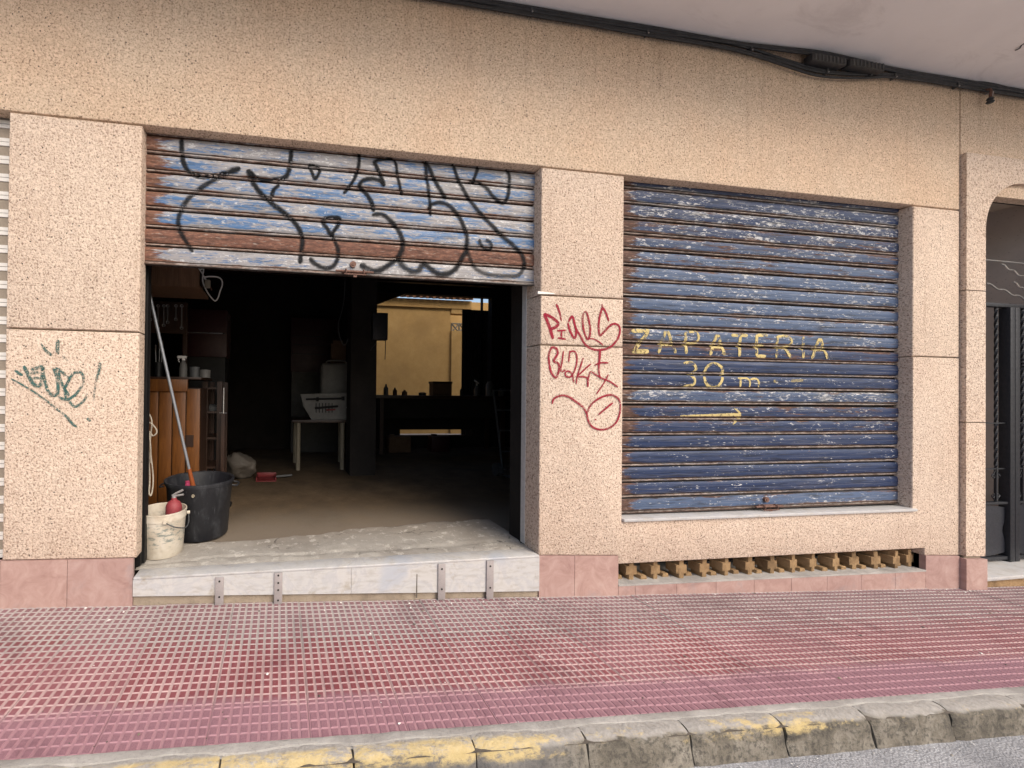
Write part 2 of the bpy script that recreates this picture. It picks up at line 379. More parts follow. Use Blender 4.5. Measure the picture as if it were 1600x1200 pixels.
def merge(bm, b):
    me = bpy.data.meshes.new('tmp'); b.to_mesh(me); b.free(); bm.from_mesh(me); bpy.data.meshes.remove(me)
def prism(bm, pts, y0, y1, bev=0, seg=2):
    """polygon (x,z) extruded from y0 (front) to y1"""
    b = bmesh.new()
    fr = [b.verts.new((x, y0, z)) for x, z in pts]; bk = [b.verts.new((x, y1, z)) for x, z in pts]
    f = b.faces.new(fr); b.faces.new(bk[::-1])
    n = len(pts)
    for i in range(n): b.faces.new((fr[i], bk[i], bk[(i + 1) % n], fr[(i + 1) % n]))
    bmesh.ops.recalc_face_normals(b, faces=b.faces[:])
    if bev:
        es = [e for e in b.edges if any(v.co.y == y0 for v in e.verts) and all(abs(v.co.y - y0) < 1e-6 for v in e.verts)]
        bmesh.ops.bevel(b, geom=es, offset=bev, segments=seg, affect='EDGES', profile=.5)
    merge(bm, b); return bm
def cyl(bm, a, b, r0, r1=None, n=10, mi=0, cap=True):
    a, b = Vector(a), Vector(b); r1 = r0 if r1 is None else r1
    d = (b - a).normalized(); u = d.orthogonal().normalized(); v = d.cross(u)
    A = [bm.verts.new(a + (u * math.cos(t) + v * math.sin(t)) * r0) for t in [2 * math.pi * i / n for i in range(n)]]
    B = [bm.verts.new(b + (u * math.cos(t) + v * math.sin(t)) * r1) for t in [2 * math.pi * i / n for i in range(n)]]
    for i in range(n): face(bm, (A[i], A[(i + 1) % n], B[(i + 1) % n], B[i]), mi)
    if cap: face(bm, A[::-1], mi); face(bm, B, mi)
    return bm
def crom(pts, step, closed=False):
    pts = [Vector(p) for p in pts]; out = []
    n = len(pts)
    if n == 2:
        k = max(2, int((pts[1] - pts[0]).length / step)); return [pts[0].lerp(pts[1], i / k) for i in range(k + 1)]
    for i in range(n - 1 if not closed else n):
        p1, p2 = pts[i], pts[(i + 1) % n]
        p0 = pts[i - 1] if (i > 0 or closed) else p1 * 2 - p2
        p3 = pts[(i + 2) % n] if (i + 2 < n or closed) else p2 * 2 - p1
        k = max(2, int((p2 - p1).length / step))
        for j in range(k):
            t = j / k
            out.append(.5 * ((2 * p1) + (p2 - p0) * t + (2 * p0 - 5 * p1 + 4 * p2 - p3) * t * t + (3 * p1 - p0 - 3 * p2 + p3) * t ** 3))
    if not closed: out.append(pts[-1])
    return out
def tube(bm, pts, r, n=6, step=.03, smooth=True, mi=0):
    pts = crom(pts, step) if smooth else [Vector(p) for p in pts]
    prev = None; u = None
    for i, p in enumerate(pts):
        d = (pts[min(i + 1, len(pts) - 1)] - pts[max(i - 1, 0)])
        if d.length < 1e-9: continue
        d.normalize()
        u = d.orthogonal().normalized() if u is None else (u - d * u.dot(d)).normalized()
        v = d.cross(u)
        rr = r(i / (len(pts) - 1)) if callable(r) else r
        ring = [bm.verts.new(p + (u * math.cos(t) + v * math.sin(t)) * rr) for t in [2 * math.pi * k / n for k in range(n)]]
        if prev:
            for k in range(n): face(bm, (prev[k], prev[(k + 1) % n], ring[(k + 1) % n], ring[k]), mi)
        else: face(bm, ring[::-1], mi)
        prev = ring
    face(bm, prev, mi); return bm
def lathe(bm, c, prof, n=32, mi=0, squash=1.0):
    c = Vector(c); prev = None
    for r, z in prof:
        if r < 1e-5: ring = [bm.verts.new(c + Vector((0, 0, z)))]
        else: ring = [bm.verts.new(c + Vector((r * math.cos(t), r * squash * math.sin(t), z))) for t in [2 * math.pi * i / n for i in range(n)]]
        if prev:
            if len(ring) == 1 and len(prev) > 1:
                for i in range(n): face(bm, (prev[i], prev[(i + 1) % n], ring[0]), mi)
            elif len(prev) == 1 and len(ring) > 1:
                for i in range(n): face(bm, (prev[0], ring[(i + 1) % n], ring[i]), mi)
            elif len(ring) > 1:
                for i in range(n): face(bm, (prev[i], prev[(i + 1) % n], ring[(i + 1) % n], ring[i]), mi)
        prev = ring
    return bm
def B(): return bmesh.new()
def smooth_mesh(me, ang):
    for p in me.polygons: p.use_smooth = True
    me.set_sharp_from_angle(angle=rad(ang))
def wloc(o):
    v = Vector((0, 0, 0))
    while o: v += o.location; o = o.parent
    return v
def obj(name, bm, mats, parent=None, sm=None, origin=None):
    if not isinstance(mats, (list, tuple)): mats = [mats]
    bmesh.ops.recalc_face_normals(bm, faces=bm.faces[:]) if sm is not False else None
    cs = [v.co for v in bm.verts]
    lo = Vector([min(c[i] for c in cs) for i in range(3)]); hi = Vector([max(c[i] for c in cs) for i in range(3)])
    og = Vector(origin) if origin is not None else Vector(((lo.x + hi.x) / 2, (lo.y + hi.y) / 2, lo.z))
    bmesh.ops.translate(bm, verts=bm.verts[:], vec=-og)
    me = bpy.data.meshes.new(name); bm.to_mesh(me); bm.free()
    for m in mats: me.materials.append(MT[m])
    if sm: smooth_mesh(me, sm)
    o = bpy.data.objects.new(name, me); COL.objects.link(o)
    if parent: o.parent = parent
    o.location = og - wloc(parent)
    return o
def tag(o, label, cat=None, group=None, kind=None):
    if label: o['label'] = label
    if cat: o['category'] = cat
    if group: o['group'] = group
    if kind: o['kind'] = kind
    return o
def thing(name, loc, label, cat, group=None):
    o = bpy.data.objects.new(name, None); COL.objects.link(o); o.location = loc; o.empty_display_size = .1
    return tag(o, label, cat, group)
def copy(o, parent, loc):
    c = o.copy(); COL.objects.link(c); c.parent = parent; c.location = Vector(loc) - wloc(parent); return c
def rag(name, bm, amp, sc, seed=0):
    for v in bm.verts:
        q = v.co * sc + Vector((seed, seed * .7, 0)); v.co += Vector((mnoise.noise(q), mnoise.noise(q + Vector((7, 3, 1))), mnoise.noise(q + Vector((2, 9, 5))))) * amp

# ================================================================= THE SETTING
# pavement: mortar bed + studded tiles, lying on the falling street
pav = B(); TX, TY = .404, .42
XL, XR = -3.5, 10.5
def gq(bm, x0, x1, y0, y1, dz, n=28):
    for i in range(n):
        a, b = x0 + (x1 - x0) * i / n, x0 + (x1 - x0) * (i + 1) / n
        face(bm, [bm.verts.new((x, y, gz(x, y) + dz)) for x, y in ((a, y0), (b, y0), (b, y1), (a, y1))])
gq(pav, XL, XR, -1.0, .06, -.012)
bmesh.ops.remove_doubles(pav, verts=pav.verts[:], dist=1e-5)
pave = obj('pavement', pav, 'cement', None, origin=(0, 0, 0)); tag(pave, 'red studded tile pavement falling gently to the right', None, None, 'structure')
ROT = (math.atan(SLY), math.atan(-SLX), 0)
def tile_mesh(name, ny, depth, nx=10):
    bm = B(); g = .0045; wx, wy = TX - .0016, depth - .0016
    box(bm, (0, 0, -.011), (wx, wy, -.0035), 0)
    cx, cy = wx / nx, TY / 10 * .995
    for i in range(nx):
        for j in range(int(math.ceil(ny - .01))):
            x0, x1 = i * cx + g * 1.05, (i + 1) * cx - g * 1.05
            y0, y1 = j * cy + g * .5, min((j + 1) * cy - g * .5, wy)
            if y1 - y0 < .008: continue
            s = .0028
            lo = [bm.verts.new(q) for q in ((x0, y0, -.0035), (x1, y0, -.0035), (x1, y1, -.0035), (x0, y1, -.0035))]
            hi = [bm.verts.new(q) for q in ((x0 + s, y0 + s, 0), (x1 - s, y0 + s, 0), (x1 - s, y1 - s, 0), (x0 + s, y1 - s, 0))]
            face(bm, hi, 1)
            for k in range(4): face(bm, (lo[k], lo[(k + 1) % 4], hi[(k + 1) % 4], hi[k]), 0)
    me = bpy.data.meshes.new(name); bm.to_mesh(me); bm.free()
    me.materials.append(MT['paving_groove']); me.materials.append(MT['paving_top'])
    return me
rows = [(-.955, 4.5, .19), (-.765, 10, TY), (-.345, 8.3, .349)]
first = -.665 - TX * 5
for y, ny, dep in rows:
    me = tile_mesh('paving_tile', ny, dep)
    for k in range(26):
        x = first + k * TX
        o = bpy.data.objects.new('paving_tile', me); COL.objects.link(o); o.parent = pave
        o.location = (x, y, gz(x, y) + random.uniform(-.0022, .0018))
        o.rotation_euler = (ROT[0] + random.uniform(-.002, .002), ROT[1] + random.uniform(-.002, .002), 0)

# kerb
kb = bpy.data.objects.new('kerb', None); COL.objects.link(kb); kb.location = (0, -1, gz(0, -1)); tag(kb, 'weathered stone kerb with remains of a yellow line', None, None, 'structure')
kj = [1.295 + .4975 * k for k in range(-9, 18)]
kj = [x for x in kj if x > XL]
prof = [(-.962, -.16), (-.962, -.004), (-.985, -.001), (-1.02, -.003), (-1.036, -.010), (-1.046, -.022), (-1.052, -.045), (-1.058, -.09), (-1.064, -.16)]
for i in range(len(kj) - 1):
    bm = B(); a, b = kj[i] + .004, kj[i + 1] - .004; n = 24; prev = None; sd_ = random.random() * 50
    for k in range(n + 1):
        x = a + (b - a) * k / n; endf = max(0, 1 - min(k, n - k) / 1.5)
        ring = []
        for y, z in prof:
            q = Vector((x * 9 + sd_, y * 14, z * 14)); nz = mnoise.noise(q) * .013 + mnoise.noise(q * 2.7) * .006
            yy, zz = y, z
            if z > -.1 and y < -.98: yy += endf * .010 + nz; zz -= endf * .006 + abs(nz) * .5
            ring.append(bm.verts.new((x, yy, gz(x, -1) + zz)))
        if prev:
            for j in range(len(prof) - 1): face(bm, (prev[j], prev[j + 1], ring[j + 1], ring[j]))
        else: face(bm, ring)
        prev = ring
    face(bm, prev[::-1]); obj('kerb_stone', bm, 'kerb_stone', kb, sm=35)
# dark dirt in the kerb joints and the pale mortar fillet between tiles and kerb
bm = B(); gq(bm, XL, XR, -1.045, -.96, -.022); obj('joint_fill', bm, 'dirt', kb)
bm = B(); prev = None
for k in range(240):
    x = XL + (XR - XL) * k / 239
    yb = -.985 + mnoise.noise(Vector((x * 4, 0, 0))) * .018 + mnoise.noise(Vector((x * 19, 5, 0))) * .006
    ring = [bm.verts.new((x, -.9535 + mnoise.noise(Vector((x * 22, 9, 0))) * .004, gz(x, -.953) + .0005)), bm.verts.new((x, -.966, gz(x, -.966) + .004 + mnoise.noise(Vector((x * 30, 1, 0))) * .0012)), bm.verts.new((x, yb, gz(x, yb) + .0025)), bm.verts.new((x, yb - .002, gz(x, yb) - .008))]
    if prev:
        for j in range(3): face(bm, (prev[j], prev[j + 1], ring[j + 1], ring[j]))
    prev = ring
obj('mortar_fillet', bm, 'cement', kb, sm=40)
bm = B(); gq(bm, -40, 40, -14, -1.03, -.145, 60)
for v in bm.verts: v.co.z += mnoise.noise(v.co * .9) * .006
road = obj('road', bm, 'asphalt', None, origin=(0, -5, 0)); tag(road, 'grey asphalt road below the kerb', None, None, 'structure')

# ================================================================= THE BUILDING
BT = 'building'
bld = thing(BT, (0, .2, 0), 'beige pebble-dash building front with two openings and a portal', 'building')
ZT = 4.075; ZL = 2.963; ZJ = 1.697; J = .004
def prs(name, pts, y0, y1, mat, bev=.006, par=bld, seg=2): return obj(name, prism(B(), pts, y0, y1, bev, seg), mat, par, sm=30)
def rect(x0, x1, z0, z1): return [(x0, z0), (x1, z0), (x1, z1), (x0, z1)]
# upper band over the openings; left and right of the movement joint above the portal
prs('wall', rect(-5.0, 5.762, ZL, ZT + .02), 0, .075, 'pebble_upper', .012)
prs('wall', rect(5.768, 10.2, ZL + .15, ZT + .02), 0, .075, 'pebble_upper', .004)
obj('lintel_backing', box(B(), (-5, .0755, 3.12), (10.2, .10, ZT + .02)), 'shaded_wall', bld)
# pillar blocks, with open joints
def pillar(x0, x1, cuts, bot, y1, slope=True, y0=0.0, mat='pebble_pillar'):
    zs = [bot] + cuts
    for i in range(len(cuts)):
        lo = zs[i]; hi = zs[i + 1] - 2 * J
        if i == 0: pts = [(x0, lo[0]), (x1, lo[1]), (x1, hi), (x0, hi)]
        else: pts = rect(x0, x1, lo, hi)
        prs('facade_block', pts, y0, y1, mat, .011, seg=3)
    obj('joint_backing', box(B(), (x0 + .02, y0 + .022, min(bot) + .02), (x1 - .02, y1 - .01, cuts[-1] - .002)), 'brown_mortar', bld)
pillar(-1.575, -.845, [ZJ, ZL], (.346, .324), .098)
# middle pillar, window parapet and right pillar: one U-shaped rendered piece up to the joint, then blocks
Upts = [(1.83, .206), (2.463, .172), (2.463, .108), (5.377, .086), (5.377, .028), (5.757, .006), (5.757, ZJ - J * 2), (5.245, ZJ - J * 2), (5.245, .402), (2.495, .418), (2.495, ZJ - J * 2), (1.83, ZJ - J * 2)]
prs('facade_block', Upts, 0, .16, 'pebble_pillar', .009, seg=3)
prs('facade_block', rect(1.83, 2.495, ZJ, 2.048 - J), 0, .16, 'pebble_pillar', .011, seg=3)
prs('facade_block', rect(1.83, 2.495, 2.048 + J, ZL - 2 * J), 0, .16, 'pebble_pillar', .011, seg=3)
prs('facade_block', rect(5.245, 5.757, ZJ, ZL - 2 * J), 0, .16, 'pebble_pillar', .011, seg=3)
obj('joint_backing', box(B(), (1.85, .022, 1.6), (2.475, .15, ZL - .002)), 'brown_mortar', bld)
obj('joint_backing', box(B(), (5.265, .022, 1.6), (5.74, .15, ZL - .002)), 'brown_mortar', bld)
# white strip of filler stuck in the joint of the middle pillar
bm = B()
a, b = P(840, 458), P(868, 459)
prism(bm, [(a.x, a.z - .006), (b.x, b.z - .004), (b.x - .02, b.z + .004), (a.x + .05, a.z + .010), (a.x, a.z + .014)], -.004, .004)
tag(obj('filler_strip', bm, 'white_tape', bld), 'small white strip in the joint of the middle pillar')
# window sill
bm = B(); box(bm, (2.497, -.018, .4185), (5.262, .14, .4400), bev=.003)
for v in bm.verts: v.co.z -= (v.co.x - 2.497) * .0055
obj('sill', bm, 'marble', bld, sm=30)
# plinth of pink stone
def plinth(x0, x1, t0, t1, y0=-.005, y1=.03):
    b0, b1 = gz(x0) - .02, gz(x1) - .02
    obj('plinth_tile', prism(B(), [(x0 + .0015, b0), (x1 - .0015, b1), (x1 - .0015, t1), (x0 + .0015, t0)], y0, y1, .002), 'pink_stone', bld)
def px(x, y=900, Y=-.005): return P(x, y, Y).x
def lin(x, x0, z0, x1, z1): return z0 + (z1 - z0) * (x - x0) / (x1 - x0)
for a, b in ((-1.94, -1.579), (-1.579, px(105)), (px(105), -.858)): plinth(a, b, lin(a, -1.58, .346, -.845, .324) - .002, lin(b, -1.58, .346, -.845, .324) - .002, -.005, .02)
for a, b in ((1.828, px(898)), (px(898), 2.463)): plinth(a, b, lin(a, 1.83, .206, 2.463, .172) - .002, lin(b, 1.83, .206, 2.463, .172) - .002)
led = lambda x: lin(x, 2.46, -.037, 5.377, -.093)
vt = [2.463] + [px(q, 915) for q in (992.5, 1057.5, 1119, 1178.5, 1236.5, 1292.5, 1346.5, 1399)] + [5.377]
for a, b in zip(vt[:-1], vt[1:]): plinth(a, b, led(a) - .012, led(b) - .012)
plinth(5.377, 5.752, .026, .004)
# vent ledge, void and lattice of cross-shaped blocks
obj('vent_ledge', prism(B(), [(2.464, led(2.464) - .012), (5.376, led(5.376) - .012), (5.376, led(5.376)), (2.464, led(2.464))], -.008, .30, .002), 'cement', bld)
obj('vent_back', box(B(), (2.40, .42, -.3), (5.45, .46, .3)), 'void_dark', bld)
obj('vent_reveal', box(B(), (5.379, .1605, -.12), (5.60, .40, .10)), 'pebble_pillar', bld)
obj('vent_reveal', box(B(), (2.30, .162, -.12), (2.463, .40, .15)), 'cement', bld)
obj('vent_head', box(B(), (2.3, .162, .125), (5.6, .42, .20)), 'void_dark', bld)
bm = B(); s = .0355
def crossblock(bm, cx, cz, half=False):
    pts = [(-s * .55, -s * 2.1), (s * .55, -s * 2.1), (s * .55, -s * 1.05), (s * 1.25, -s * 1.05), (s * 1.25, s * .75), (s * .55, s * .75), (s * .55, s * 2.0), (-s * .55, s * 2.0), (-s * .55, s * .75), (-s * 1.25, s * .75), (-s * 1.25, -s * 1.05), (-s * .55, -s * 1.05)]
    prism(bm, [(cx + x, cz + z) for x, z in pts], 0, .085, .004)
crossblock(bm, 0, 0); o0 = obj('lattice_block', bm, 'lattice_stone', bld, origin=(0, 0, 0), sm=30)
vx = [px(940 + q / 2.857, 890, .06) for q in (130, 235, 345, 450, 552, 655, 755, 850, 940, 1035, 1125, 1215, 1300, 1375)]
o1 = None
for i, x in enumerate(vx):
    c = o0 if i == 0 else copy(o0, bld, (0, 0, 0))
    c.location = Vector((x, .048 + random.uniform(-.010, .012), led(x) + s * 2.1 - .001)) - wloc(bld); c.rotation_euler = (0, random.uniform(-.05, .05), random.uniform(-.14, .14))
bm = B(); prism(bm, [(-s * .8, 0), (s * .8, 0), (s * .62, s * .75), (-s * .62, s * .75)], 0, .08, .003); f0 = obj('lattice_foot', bm, 'lattice_stone', bld, origin=(0, 0, 0), sm=30)
bm = B(); prism(bm, [(-s * .8, 0), (-s * .6, -s * 1.2), (s * .6, -s * 1.2), (s * .8, 0)], 0, .08, .003); h0 = obj('lattice_foot', bm, 'lattice_stone', bld, origin=(0, 0, 0), sm=30)
mids = [(a + b) / 2 for a, b in zip(vx[:-1], vx[1:])] + [vx[0] - .09]
for i, x in enumerate(mids):
    a = f0 if i == 0 else copy(f0, bld, (0, 0, 0)); a.location = Vector((x + random.uniform(-.006, .006), .06 + random.uniform(-.012, .012), led(x))) - wloc(bld)
    a = h0 if i == 0 else copy(h0, bld, (0, 0, 0)); a.location = Vector((x, .065, lin(x, 2.46, .130, 5.377, .112))) - wloc(bld)
# garage threshold
FZ = .205
thr = obj('threshold', prism(B(), [(-.857, gz(-.857) - .03), (1.826, gz(1.826) - .03), (1.826, .15), (-.857, .15)], .004, .28), 'brown_mortar', bld)
tb = lambda x: lin(x, -.857, .100, 1.823, -.039)
for a, b in ((-.855, P(548, 900).x), (P(548, 900).x + .002, 1.825)):
    obj('marble_slab', prism(B(), [(a, tb(a)), (b, tb(b)), (b, .196), (a, .196)], -.014, .0035, .002), 'marble', thr)
obj('marble_nosing', box(B(), (-.853, -.016, .1965), (1.825, .11, .2125), bev=.004), 'marble', thr, sm=30)
c0, c1 = P(651, 897, -.0145), P(650, 934, -.0145)
tag(obj('crack', prism(B(), [(c0.x, c0.z), (c1.x, c1.z), (c1.x + .008, c1.z), (c0.x + .005, c0.z)], -.0155, -.012), 'dirt', thr), 'dark vertical crack in the marble riser')
# rough concrete apron behind the nosing, broken edge, then the darker garage floor
bm = B(); nx, ny = 90, 26; g = []
for i in range(nx + 1):
    x = -.88 + 2.74 * i / nx; row = []
    yb = .46 + .26 * max(0, min(1, (x + .2) / 1.6)) + mnoise.noise(Vector((x * 2.3, 0, 4))) * .05 + mnoise.noise(Vector((x * 11, 0, 4))) * .025
    for j in range(ny + 1):
        t = j / ny; y = .09 + (yb - .09) * t
        z = FZ + .012 + .010 * t + mnoise.noise(Vector((x * 4, y * 8, 0))) * .007 + mnoise.noise(Vector((x * 17, y * 20, 3))) * .003
        cr = abs(y - (.17 + mnoise.noise(Vector((x * 1.7, 8, 0))) * .05 + (x + .88) * .02)); 
        if cr < .012: z -= .008
        if t < .08: z = FZ + .0055 + (z - FZ - .0055) * (t / .08)
        if j == ny: z = FZ - .004
        row.append(bm.verts.new((x, y, z)))
    g.append(row)
for i in range(nx):
    for j in range(ny): face(bm, (g[i][j], g[i + 1][j], g[i + 1][j + 1], g[i][j + 1]))
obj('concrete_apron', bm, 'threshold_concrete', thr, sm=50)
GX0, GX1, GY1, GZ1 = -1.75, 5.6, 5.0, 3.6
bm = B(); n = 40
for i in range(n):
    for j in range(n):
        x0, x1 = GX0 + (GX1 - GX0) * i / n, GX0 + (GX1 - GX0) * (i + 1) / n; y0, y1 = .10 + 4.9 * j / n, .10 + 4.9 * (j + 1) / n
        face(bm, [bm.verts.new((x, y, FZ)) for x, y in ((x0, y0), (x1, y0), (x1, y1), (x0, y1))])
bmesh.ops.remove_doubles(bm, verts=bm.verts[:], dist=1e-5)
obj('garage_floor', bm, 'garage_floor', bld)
# garage shell: inner front wall, sides, ceiling, back wall with the yard opening
obj('inner_wall', box(B(), (-5, .1195, -.3), (-.872, .30, GZ1)), 'shaded_wall', bld)
obj('inner_wall', box(B(), (-.862, .302, 2.98), (1.835, .36, GZ1)), 'shaded_wall', bld)
obj('inner_wall', box(B(), (1.835, .162, .205), (2.49, .36, GZ1)), 'shaded_wall', bld)
obj('inner_wall', box(B(), (2.49, .302, .205), (5.6, .36, GZ1)), 'shaded_wall', bld)
obj('side_wall', box(B(), (GX0 - .1, .36, 0), (GX0, GY1, GZ1)), 'shaded_wall', bld)
obj('side_wall', box(B(), (GX1, .16, -.4), (GX1 + .08, GY1 + .1, GZ1)), 'shaded_wall', bld)
obj('ceiling', box(B(), (-5, .10, GZ1), (10.2, GY1 + .1, GZ1 + .15)), 'shaded_wall', bld)
OX0, OX1 = P(588, 560, 5).x, P(768, 560, 5).x; OZ0 = .205; OZ1 = P(680, 460.5, 5).z
obj('back_wall', box(B(), (GX0 - .1, GY1, 0), (OX0, GY1 + .15, GZ1)), 'shaded_wall', bld)
obj('back_wall', box(B(), (OX1, GY1, 0), (GX1 + .08, GY1 + .15, GZ1)), 'shaded_wall', bld)
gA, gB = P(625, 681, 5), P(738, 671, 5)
obj('back_wall', box(B(), (OX0, GY1, 0), (OX1, GY1 + .15, gA.z)), 'shaded_wall', bld)
obj('back_wall', box(B(), (OX0, GY1, gB.z), (OX1, GY1 + .15, 1.20)), 'shaded_wall', bld)
obj('back_wall', box(B(), (OX0, GY1, gA.z), (gA.x, GY1 + .15, gB.z)), 'shaded_wall', bld)
obj('back_wall', box(B(), (gB.x, GY1, gA.z), (OX1, GY1 + .15, gB.z)), 'shaded_wall', bld)
obj('back_wall', box(B(), (OX0, GY1, OZ1), (OX1, GY1 + .15, GZ1)), 'shaded_wall', bld)
q0, q1, q2 = P(588, 476, 5.05), P(640, 457, 5.05), P(588, 457, 5.05)
obj('corner_brace', prism(B(), [(q0.x, q0.z), (q1.x, q1.z), (q2.x, q2.z)], 5.03, 5.12), 'dark_wood', bld)
for i in range(6):
    y = .9 + i * .75; obj('ceiling_beam', box(B(), (GX0, y, GZ1 - .14), (GX1, y + .1, GZ1 - .001)), 'dark_wood', bld)
cx0, cx1 = P(548, 600, 2.6).x, P(588, 600, 2.6).x
obj('column', box(B(), (cx0, 2.6, FZ - .01), (cx1, 2.6 + .3, GZ1)), 'shaded_wall', bld)
# cantilevered upper storey: pale soffit over the pavement
obj('soffit', box(B(), (-5, -.85, ZT), (10.2, -.001, ZT + .12)), 'soffit', bld)
obj('upper_storey', box(B(), (-5, -.852, ZT + .121), (10.2, 2.6, 8.5)), 'upper_plaster', bld)
bm = B(); c0, c1 = PZ(1587, 78, ZT), PZ(1600, 68, ZT)
tube(bm, [c0 - Vector((0, 0, .002)), c0 * .5 + c1 * .5 - Vector((0, 0, .012)), c1 - Vector((0, 0, .002)), c1 + Vector((.2, .02, -.004))], .004, 6)
tag(obj('wire_stub', bm, 'cable_grey', bld), 'short grey wire on the soffit at the far right')

# portal at the right, proud of the wall
PY0 = -.03; pxi = 5.985; pxo = 5.765; PW = 7.35; rad_arc = .40
pz1, pz2 = P(1540, 660, PY0).z, P(1540, 455, PY0).z
top = [(pxo, pz2 + J), (pxi, pz2 + J), (pxi, 2.80)]
for k in range(1, 13):
    t = math.pi / 2 * k / 12; top.append((pxi + .44 * (1 - math.cos(t)), 2.80 + .43 * math.sin(t)))
top += [(PW - .44 * (1 - math.cos(math.pi / 2 * (12 - k) / 12)), 2.80 + .43 * math.sin(math.pi / 2 * (12 - k) / 12)) for k in range(0, 13)]
top += [(PW, pz2 + J), (PW + .22, pz2 + J), (PW + .22, 3.44), (pxo, 3.44)]
prs('portal_frame', top, PY0, .14, 'pebble_pillar', .006)
for x0, x1 in ((pxo, pxi), (PW, PW + .22)):
    prs('portal_block', rect(x0, x1, pz1 + J, pz2 - J), PY0, .14, 'pebble_pillar', .010, seg=3)
    prs('portal_block', [(x0, .012 + (5.765 - x0) * .045), (x1, (.012 + (5.765 - x1) * .045)), (x1, pz1 - J), (x0, pz1 - J)], PY0, .14, 'pebble_pillar', .010, seg=3)
    obj('joint_backing', box(B(), (x0 + .02, PY0 + .02, -.1), (x1 - .015, .13, 2.7)), 'brown_mortar', bld)
    bx0, bx1 = x0 - .012, x1 + .004
    obj('plinth_tile', prism(B(), [(bx0, gz(bx0) - .02), (bx1, gz(bx1) - .02), (bx1, -.022 + (5.98 - x1) * .045), (bx0, -.010 + (5.765 - x0) * .045)], PY0 - .008, .14, .003), 'pink_stone', bld)
prs('wall', rect(PW + .23, 10.2, -.6, ZL + .14), 0, .075, 'pebble_pillar', .006)
prs('portal_head', rect(pxo + .01, PW + .2, 3.30, 3.36), .005, .5, 'upper_plaster', 0)
# vestibule behind the gate
sz = P(1570, 886, .12).z
obj('step', box(B(), (pxi + .003, -.02, sz - .03), (PW - .003, .5, sz), bev=.004), 'marble', bld, sm=30)
obj('step_riser', box(B(), (pxi + .003, .0, -.6), (PW - .003, .4, sz - .031)), 'lattice_stone', bld)
for nm, lo, hi, mt in (('vestibule_wall', (5.70, .16, -.4), (pxi - .02, 4.5, 3.6), 'vestibule_wall'), ('vestibule_wall', (PW + .02, .16, -.4), (PW + .2, 4.5, 3.6), 'vestibule_wall'), ('vestibule_wall', (5.7, 3.4, -.4), (7.6, 3.6, 3.6), 'vestibule_wall'),
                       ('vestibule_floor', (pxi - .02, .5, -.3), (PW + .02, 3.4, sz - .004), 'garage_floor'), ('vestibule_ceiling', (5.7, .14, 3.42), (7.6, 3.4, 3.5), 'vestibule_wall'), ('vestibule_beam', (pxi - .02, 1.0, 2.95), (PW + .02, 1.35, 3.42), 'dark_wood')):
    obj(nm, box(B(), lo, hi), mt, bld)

# ---------------------------------------------------------------- paint strokes lying on a surface
def strokes(name, par, mat, lines, surf, px_of, eps=.0012, label=None, wk=1.3):
    """lines: (points in picture coordinates, width in metres or (w0,w1), density)"""
    bm = B(); le = bm.verts.layers.float.new('edge'); ld = bm.verts.layers.float.new('dens'); NW = 6
    for i, (pts, wd, den) in enumerate(lines):
        pl = [Vector((P(*px_of(q), .075 if surf else 0).x, 0, P(*px_of(q), .075 if surf else 0).z)) for q in pts]
        cv = crom(pl, .007); n = len(cv); prev = None
        w0, w1 = wd if isinstance(wd, tuple) else (wd, wd)
        for k, p in enumerate(cv):
            d = cv[min(k + 1, n - 1)] - cv[max(k - 1, 0)]
            if d.length < 1e-7: continue
            d.normalize(); nn = Vector((-d.z, 0, d.x)); t = k / max(1, n - 1)
            ww = (w0 + (w1 - w0) * t) * wk; tip = min(1, .55 + .45 * min(k, n - 1 - k) / 2.0); ww *= tip
            ring = []
            for m in range(NW + 1):
                o = m / NW * 2 - 1; q = p + nn * (o * ww * .5)
                v = bm.verts.new((q.x, (surf(q.z) if surf else 0) - eps - .00018 * i - .0001 * t, q.z))
                v[le] = abs(o); v[ld] = den; ring.append(v)
            if prev:
                for m in range(NW): face(bm, (prev[m], prev[m + 1], ring[m + 1], ring[m]))
            prev = ring
    o = obj(name, bm, mat, par, sm=False)
    if label: tag(o, label)
    return o
z5 = lambda q: (820 + q[0] / 5, 450 + q[1] / 5)
RW = .016
